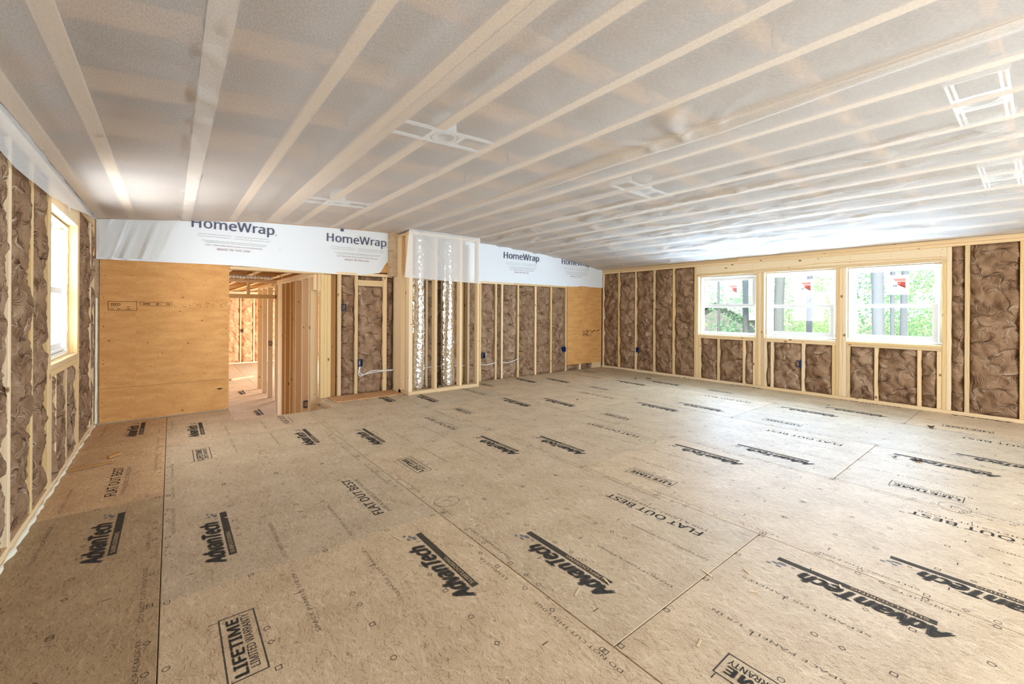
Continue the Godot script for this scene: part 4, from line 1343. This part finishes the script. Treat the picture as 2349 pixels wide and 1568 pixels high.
# ---------------------------------------------------------------- house wrap
func wrap_print(parent: Node, x: float, y: float, z: float, ink: Material) -> void:
	var xf := Transform3D(Basis.IDENTITY, Vector3(x, y, z))
	var a := Acc.new()
	text(a, "HomeWrap", xf, 0.0, -0.028, 0.795, 0.138, 0.0, 0.0018)
	ring(a, xf, Vector2(0.815, 0.004), 0.004, 0.007, 10)
	put("printed_lettering", a.mesh(), ink, parent)
	var g := Acc.new()
	for q in [[0.05, 0.36, -0.062], [0.40, 0.75, -0.062], [0.05, 0.36, -0.088], [0.40, 0.75, -0.088], [0.09, 0.72, -0.132], [0.12, 0.70, -0.150]]:
		var t: float = q[0]
		while t < q[1]:
			var l := rng.randf_range(0.012, 0.04)
			rect(g, xf, t, q[2], minf(t + l, q[1]), q[2] + 0.008)
			t += l + 0.007
	put("printed_lines", g.mesh(), M.wrap_grey, parent).set_meta("kind", "stuff")
	var r := Acc.new()
	text(r, "Call 1-800-448-9835 tyvek.com/homewrap", xf, 0.12, -0.187, 0.55, 0.020)
	put("printed_lettering", r.mesh(), M.wrap_red, parent)
	var m := Acc.new()
	text(m, "MADE IN THE USA", xf, 0.23, -0.228, 0.32, 0.024)
	put("printed_lettering", m.mesh(), M.wrap_red, parent)
	var tr := Acc.new()
	ring(tr, xf, Vector2(0.86, -0.16), 0.014, 0.018, 3, PI / 2)
	put("recycling_mark", tr.mesh(), M.wrap_grey, parent)

func build_wraps() -> void:
	var nz := noise(801, 1.6, 3)
	var left := thing("house_wrap", "white printed house wrap over the doorway and plywood wall", "house wrap", Vector3.ZERO, "house wrap strips")
	var fl := func(u: float, v: float) -> Vector3:
		var x := lerpf(LW + 0.01, 2.405, u)
		var y0 := 1.642 + 0.006 * sin(x * 3.0) - 0.014 * smoothstep(0.6, 1.6, x) + 0.03 * smoothstep(2.0, 2.28, x) + 0.17 * smoothstep(2.27, 2.405, x) + 0.010 * nz.get_noise_2d(x * 9.0, 2.0) * smoothstep(2.1, 2.3, x)
		return Vector3(x, lerpf(ceil_y(x) - 0.006, y0, v), BL + 0.008 + 0.005 * nz.get_noise_2d(x * 1.5, v) + 0.02 * exp(-pow((x + 0.42) / 0.1, 2.0)) * maxf(0.0, sin(x * 50.0 + v * 6.0)))
	var ls := put("wrap_sheet", grid(140, 14, fl, Vector2(3, 0.6), Vector2.ZERO, false), M.wrap, left)
	wrap_print(ls, 0.173, 2.038, BL + 0.0145, M.wrap_ink)
	wrap_print(ls, 1.575, 2.032, BL + 0.0145, M.wrap_ink)
	var d := Acc.new()
	rect(d, Transform3D(Basis.IDENTITY, Vector3(0, 0, BL + 0.0145)), 1.745, 2.185, 1.785, 2.235)
	put("printed_marks", d.mesh(), M.wrap_ink, ls)
	var right := thing("house_wrap", "white printed house wrap above the insulated studs beside the chase", "house wrap", Vector3.ZERO, "house wrap strips")
	var fr := func(u: float, v: float) -> Vector3:
		var x := lerpf(3.60, RW - 0.004, u)
		var y0 := 1.622 - 0.008 * smoothstep(4.0, 5.8, x) + 0.02 * smoothstep(6.1, 6.3, x) - 0.012 * smoothstep(6.3, 6.7, x) + 0.005 * nz.get_noise_2d(x * 6.0, 1.0)
		return Vector3(x, lerpf(ceil_y(x) - 0.006, y0, v), BR + 0.020 + 0.006 * nz.get_noise_2d(x * 1.5, v * 1.5))
	var rs := put("wrap_sheet", grid(120, 12, fr, Vector2(3.3, 0.6)), M.wrap, right)
	wrap_print(rs, 4.36, 2.022, BR + 0.0285, M.wrap_ink)
	wrap_print(rs, 5.735, 2.022, BR + 0.0285, M.wrap_ink)

# ---------------------------------------------------------------- recessed light frames above the netting
func build_fixtures() -> void:
	var spots := [[1.31, -2.31, "pale metal light mounting frame above netting where a strap is cut away"], [3.285, -0.21, "largest looking pale metal light frame behind netting opposite the window by the trunk"], [3.37, -2.30, "faint metal light frame behind netting beyond the long netting fold"], [4.97, -0.21, "faint metal light frame behind netting close above the windows' wall"], [1.29, -4.40, "faint metal light frame behind netting near the wrap over the doorway"]]
	for s in spots:
		var y := ceil_y(s[0]) + 0.001
		var t := thing("recessed_light_frame", s[2], "light fixture", Vector3(s[0], y, s[1]), "recessed light frames in the ceiling")
		t.rotation.z = atan((ceil_y(s[0] + 0.1) - ceil_y(s[0] - 0.1)) / 0.2)
		for zz in [-0.088, 0.088]:
			var a := Acc.new()
			box_to(a, Vector3(-0.33, 0.0, zz - 0.017), Vector3(0.33, 0.003, zz - 0.005), 0.0006)
			box_to(a, Vector3(-0.33, 0.0, zz + 0.005), Vector3(0.33, 0.003, zz + 0.017), 0.0006)
			box_to(a, Vector3(-0.33, 0.004, zz - 0.017), Vector3(0.33, 0.022, zz - 0.014), 0.0006)
			put("hanger_bar", a.mesh(), M.steel, t)
		for xx in [-0.335, 0.335]:
			var a := Acc.new()
			box_to(a, Vector3(xx - 0.004, 0.0, -0.11), Vector3(xx + 0.004, 0.045, 0.11), 0.0008)
			put("end_bracket", a.mesh(), M.steel, t)
		var pl := Acc.new()
		var down := Transform3D(Basis(Vector3(1, 0, 0), Vector3(0, 0, 1), Vector3(0, -1, 0)), Vector3(0, 0.0018, 0))
		for i in 40:
			var a0 := TAU * i / 40.0
			var a1 := TAU * (i + 1) / 40.0
			var e0 := square_edge(a0, 0.115, 0.105)
			var e1 := square_edge(a1, 0.115, 0.105)
			flat(pl, down, [Vector2(cos(a0), sin(a0)) * 0.085, e0, e1, Vector2(cos(a1), sin(a1)) * 0.085])
		var plate := put("plate", pl.mesh(), M.steel, t)
		var rg := Acc.new()
		ring(rg, Transform3D(down.basis, Vector3(0, 0.001, 0)), Vector2.ZERO, 0.060, 0.076, 40)
		put("trim_ring", rg.mesh(), M.steel, plate)
		var can := func(u: float, v: float) -> Vector3:
			return Vector3(cos(u * TAU) * 0.076, 0.002 + 0.13 * v, sin(u * TAU) * 0.076)
		put("can", grid(32, 2, can), M.steel, plate)

func square_edge(a: float, hx: float, hy: float) -> Vector2:
	var c := cos(a)
	var s := sin(a)
	var k := minf(hx / maxf(absf(c), 1e-5), hy / maxf(absf(s), 1e-5))
	return Vector2(c * k, s * k)

# ---------------------------------------------------------------- electrical boxes and cables
func outlet(at: Vector3, u: Vector3, n: Vector3, label: String) -> void:
	var t := thing("outlet_box", label, "outlet box", at, "blue outlet boxes")
	t.basis = Basis(u, Vector3.UP, n)
	var a := Acc.new()
	var w := 0.029
	var h := 0.047
	var d := 0.07
	box_to(a, Vector3(-w, -h, -d), Vector3(w, h, -d + 0.003), 0.001)
	box_to(a, Vector3(-w, -h, -d), Vector3(-w + 0.003, h, 0.006), 0.001)
	box_to(a, Vector3(w - 0.003, -h, -d), Vector3(w, h, 0.006), 0.001)
	box_to(a, Vector3(-w, -h, -d), Vector3(w, -h + 0.003, 0.006), 0.001)
	box_to(a, Vector3(-w, h - 0.003, -d), Vector3(w, h, 0.006), 0.001)
	var shell := put("shell", a.mesh(), M.blue_box, t)
	for s in [-1.0, 1.0]:
		var b := Acc.new()
		box_to(b, Vector3(-0.008, s * (h - 0.007) - 0.006, -0.02), Vector3(0.008, s * (h - 0.007) + 0.006, 0.004), 0.002)
		put("screw_tab", b.mesh(), M.blue_box, shell)
	var c := Acc.new()
	box_to(c, Vector3(-0.004, -0.03, -d + 0.004), Vector3(0.004, 0.02, -d + 0.03), 0.002)
	put("wire_end", c.mesh(), M.cable, t)

func cable(called: String, pts: Array, label: String) -> void:
	var curve := Curve3D.new()
	for i in pts.size():
		var p: Vector3 = pts[i]
		var tan_: Vector3 = (pts[mini(i + 1, pts.size() - 1)] - pts[maxi(i - 1, 0)]) * 0.22
		curve.add_point(p, -tan_, tan_)
	var q := []
	for p in curve.tessellate_even_length(5, 0.02): q.append(p)
	tag(put(called, tube(q, [0.0055], 7), M.cable, self), label, "cable", "white electrical cables")

func build_electrics() -> void:
	var X := Vector3(1, 0, 0)
	var Z := Vector3(0, 0, 1)
	outlet(Vector3(1.795, 1.178, BL + 0.012), X, Z, "blue outlet box high on the narrow insulated bay by the triple stud")
	outlet(Vector3(2.016, 0.425, BL + 0.012), X, Z, "blue outlet box with white cables below it in the recess")
	outlet(Vector3(3.958, 0.418, BR + 0.012), X, Z, "blue outlet box on the stud next to the duct chase")
	outlet(Vector3(5.831, 0.418, BR + 0.012), X, Z, "blue outlet box beside the small plywood panel's edge")
	outlet(Vector3(RW - 0.012, 0.415, -4.826), Z, -X, "blue outlet box among the full height batts left of the windows")
	outlet(Vector3(RW - 0.012, 0.419, -2.166), Z, -X, "blue outlet box under the middle window's sill")
	outlet(Vector3(1.47, -0.166, -6.40), X, Z, "dark blue outlet box low on the stud partition")
	outlet(Vector3(1.61, 0.44, -10.04), X, Z, "dark blue switch box on the stud of the deeper doorway")
	outlet(Vector3(1.885, 0.42, -16.97), X, Z, "small dark box on the orange far wall")
	var b := BL + 0.022
	cable("electrical_cable", [Vector3(2.016, 0.37, BL + 0.01), Vector3(2.00, 0.31, b), Vector3(2.05, 0.265, b), Vector3(2.17, 0.305, b), Vector3(2.34, 0.30, b), Vector3(2.47, 0.30, b)], "white cable drooping from the recess outlet towards the post, upper of two")
	cable("electrical_cable", [Vector3(2.005, 0.38, BL + 0.008), Vector3(1.995, 0.26, b), Vector3(2.08, 0.268, b), Vector3(2.20, 0.285, b), Vector3(2.34, 0.288, b), Vector3(2.47, 0.286, b)], "white cable drooping lowest across the recess insulation, lower of two")
	var r := BR + 0.022
	cable("electrical_cable", [Vector3(3.90, 0.27, r), Vector3(4.02, 0.262, r), Vector3(4.12, 0.275, r), Vector3(4.22, 0.285, r - 0.012)], "white cable bulging from the bay next to the chase")
	cable("electrical_cable", [Vector3(4.34, 0.28, r - 0.006), Vector3(4.46, 0.268, r), Vector3(4.56, 0.285, r), Vector3(4.66, 0.315, r), Vector3(4.69, 0.33, r - 0.01)], "white cable rising across the second wide bay right of the chase")
	cable("electrical_cable", [Vector3(2.62, 0.29, r), Vector3(2.90, 0.30, r), Vector3(3.05, 0.31, r), Vector3(3.3, 0.30, r), Vector3(3.62, 0.28, r)], "white cable running behind the foil ducts in the chase")

# ---------------------------------------------------------------- loose bits on the floor
func build_debris() -> void:
	var leafy := func(sd: int) -> ArrayMesh:
		var r := RandomNumberGenerator.new()
		r.seed = sd
		var ph := r.randf() * 6.0
		return grid(10, 6, func(u: float, v: float) -> Vector3:
			var x := (u - 0.5) * 0.11
			var w := 0.026 * sin(PI * clampf(u, 0.02, 0.98)) * (1.0 + 0.25 * sin(u * 20.0 + ph))
			var y := (v - 0.5) * 2.0 * w
			return Vector3(x, 0.006 + 0.012 * absf(sin(u * 5.0 + ph)) + y * y * 14.0, y))
	var leaves := [[4.10, -3.763, "small curled dark leaf alone in the middle of the floor"], [6.147, -4.327, "dry brown leaf near the insulated wall, smaller of two"], [6.286, -4.166, "dry brown leaves cluster near the foot of the insulated wall"], [4.515, -0.607, "crumpled dark leaf on printed lettering near the cross joint"], [4.474, -0.738, "tiny brown leaf scrap beside the crumpled dark leaf"], [5.927, -0.709, "dry reddish leaf on the bright floor below the windows"], [6.317, -1.662, "dark leaf crumb on the bright floor under the thick trunk window"]]
	for i in leaves.size():
		var q: Array = leaves[i]
		var o := put(numbered("dry_leaf"), leafy.call(900 + i), M.leaf_dry, self, Vector3(q[0], 0.0, q[1]))
		o.rotation.y = i * 1.3
		o.scale = Vector3.ONE * [0.42, 0.7, 1.1, 0.75, 0.45, 0.95, 0.4][i]
		tag(o, q[2], "leaf", "dry leaves on the floor")
	var s1 := lumber(self, numbered("wood_scrap"), Vector3(-0.12, 0.002, -0.012), Vector3(0.12, 0.012, 0.012), M.old_wood)
	s1.position = Vector3(-0.45, 0, -4.31)
	s1.rotation.y = 0.25
	tag(s1, "narrow brown wood strip lying near the insulated left wall", "wood scrap")
	var s2 := lumber(self, numbered("wood_scrap"), Vector3(-0.05, 0.002, -0.014), Vector3(0.05, 0.022, 0.014), M.old_wood)
	s2.position = Vector3(-0.34, 0, -4.50)
	s2.rotation.y = 0.9
	tag(s2, "small brown wood chip beside the narrow strip", "wood scrap")
	var s3 := lumber(self, numbered("wood_scrap"), Vector3(-0.32, 0.0, -0.045), Vector3(0.32, 0.038, 0.045))
	s3.position = Vector3(1.47, LOW + 0.002, -13.27)
	s3.rotation.y = 0.55
	tag(s3, "pale lumber offcut on the lower room's floor", "wood scrap")
	# pale shavings scattered on the sheets
	var r := RandomNumberGenerator.new()
	r.seed = 77
	for i in 12:
		var a := Acc.new()
		var l := r.randf_range(0.012, 0.032)
		box_to(a, Vector3(-l, 0.0006, -0.004), Vector3(l, 0.0014, 0.004), 0.0004, Vector2(r.randf() * 4.0, r.randf()))
		var z := r.randf_range(-1.3, -0.35)
		var x := r.randf_range(1.3, 2.5)
		if i < 4:
			x = r.randf_range(-0.5, 0.9)
			z = r.randf_range(-4.6, -1.8)
		var o := put(numbered("wood_shaving"), a.mesh(), M.wood[2], self, Vector3(x, 0.0008, z))
		o.rotation.y = r.randf() * TAU
		tag(o, "thin pale wood shaving lying on the strand board floor", "wood shaving", "wood shavings on the floor")

# ---------------------------------------------------------------- outside
func leaf_cloud(sd: int, n: int, size: Vector3, leaf: float) -> ArrayMesh:
	var r := RandomNumberGenerator.new()
	r.seed = sd
	var a := Acc.new()
	var nz := noise(sd, 0.55, 2)
	var made := 0
	while made < n:
		var p := Vector3(r.randf_range(-1, 1), r.randf_range(-1, 1), r.randf_range(-1, 1))
		if p.length_squared() > 1.0: continue
		p *= size
		if nz.get_noise_3dv(p * 1.4) < -0.06: continue
		made += 1
		var b := Basis.from_euler(Vector3(r.randf() * TAU, r.randf() * TAU, r.randf() * TAU))
		var s := leaf * r.randf_range(0.5, 1.2)
		var u := b.x * s
		var w := b.y * s * 0.55
		a.quad(p - u, p - w, p + u, p + w, b.z)
	return a.mesh()

func build_outside() -> void:
	var g := Acc.new()
	box_to(g, Vector3(-60, -3.3, -60), Vector3(90, -3.0, 60), 0.01)
	tag(put("ground", g.mesh(), M.ground, self), "pale ground of the clearing round the house", "ground", "", "structure")
	var nz := noise(990, 1.0, 2)
	# trunks: direction through a window, distance, radius
	var trunks := [[1.297, -0.243, 12.0, 0.165, "thick pale grey tree trunk seen through the window with a leaning rope mark", 0], [1.328, -0.219, 13.6, 0.068, "slender pale trunk just right of the thick grey one", 0], [1.346, -0.204, 15.0, 0.11, "medium grey trunk, rightmost of the three in one window", 0], [1.114, -0.390, 12.5, 0.16, "dark greenish trunk at the left of the middle window", 1], [1.166, -0.348, 15.6, 0.114, "pale straight trunk under the middle window's sticker", 0], [1.000, -0.481, 14.0, 0.05, "thin young stem seen through the opened window", 1], [1.052, -0.439, 15.0, 0.13, "broad dim trunk at the right of the opened window", 1]]
	for i in trunks.size():
		var q: Array = trunks[i]
		var dir := Vector3(q[0], 0, q[1]).normalized()
		var base: Vector3 = dir * float(q[2]) * 0.80
		var t := thing("tree", q[4], "tree", Vector3(base.x, -3.0, base.z), "trees beyond the windows")
		var pts := []
		var rad := []
		for k in 26:
			var h := k * 0.5
			pts.append(Vector3(0.05 * sin(h * 0.4 + i), h, 0.05 * cos(h * 0.5 + i)))
			rad.append(float(q[3]) * 0.52 * (1.08 - 0.03 * h * 0.6))
		put("trunk", tube(pts, rad, 14, 0.02, nz), M.bark if q[5] == 0 else M.bark_dark, t)
		put("crown", leaf_cloud(1000 + i, 500, Vector3(0.42, 1.8, 0.42), 0.08), M.leaves[i % 3], t, Vector3(0, 10.4, 0))
	# understorey: leafy trees and bushes filling the view
	var clouds := [leaf_cloud(2001, 2000, Vector3(0.62, 2.5, 0.62), 0.052), leaf_cloud(2002, 1750, Vector3(0.66, 2.3, 0.66), 0.05), leaf_cloud(2003, 1050, Vector3(0.56, 1.3, 0.56), 0.048)]
	var stem_pts := []
	for k in 8: stem_pts.append(Vector3(0.03 * sin(k * 0.8), k * 0.5, 0))
	var stem := tube(stem_pts, [0.05, 0.047, 0.044, 0.04, 0.036, 0.03, 0.024, 0.016], 8)
	var r := RandomNumberGenerator.new()
	r.seed = 31
	var k := 0
	for row in 3:
		for i in 8 + row:
			var s := lerpf(-0.62, 0.0, (i + 0.5 * (row % 2)) / (7.5 + row))
			var dist := 14.8 + row * 3.2 + r.randf_range(-0.3, 0.3)
			var p := Vector3(dist, -3.0, s * dist)
			var t := thing("leafy_tree", ["bright green leafy sapling in the woods outside the windows", "yellowish green leafy sapling in the woods outside the windows", "deep green leafy sapling in the woods outside the windows"][k % 3], "tree", p, "saplings in the woods")
			put("stem", stem, M.bark_dark, t)
			var c := put("foliage", clouds[k % 2], M.leaves[k % 3], t, Vector3(0, 3.7 + r.randf_range(-0.5, 1.3), 0))
			c.rotation.y = r.randf() * TAU
			k += 1
	for i in 7:
		var s := lerpf(-0.60, -0.06, i / 6.0)
		var dist := 12.9 + r.randf_range(-0.4, 0.4)
		var t := thing("bush", "low leafy bush at the edge of the woods", "bush", Vector3(dist, -3.0, s * dist), "bushes at the wood's edge")
		put("stem", stem, M.bark_dark, t)
		var c := put("foliage", clouds[2], M.leaves[(i + 1) % 3], t, Vector3(0, 2.1 + r.randf_range(-0.3, 0.5), 0))
		c.rotation.y = r.randf() * TAU
	var shed := thing("shed", "grey shed half hidden behind leaves outside the opened window", "shed", Vector3(16.3, -3.0, -7.6))
	var b := Acc.new()
	box_to(b, Vector3(-0.5, 0, -1.0), Vector3(0.5, 3.9, 1.0), 0.01)
	put("body", b.mesh(), M.shed, shed)
	var rf := Acc.new()
	for sg in [-1.0, 1.0]:
		rf.quad(Vector3(-0.6, 3.85, sg * 1.15), Vector3(0.6, 3.85, sg * 1.15), Vector3(0.6, 4.5, 0), Vector3(-0.6, 4.5, 0), Vector3(0, 0.86, sg * 0.5).normalized())
	rf.tri(Vector3(-0.5, 3.9, -1), Vector3(-0.5, 3.9, 1), Vector3(-0.5, 4.45, 0), Vector3(-1, 0, 0))
	rf.tri(Vector3(0.5, 3.9, -1), Vector3(0.5, 3.9, 1), Vector3(0.5, 4.45, 0), Vector3(1, 0, 0))
	put("roof", rf.mesh(), M.shed, shed)
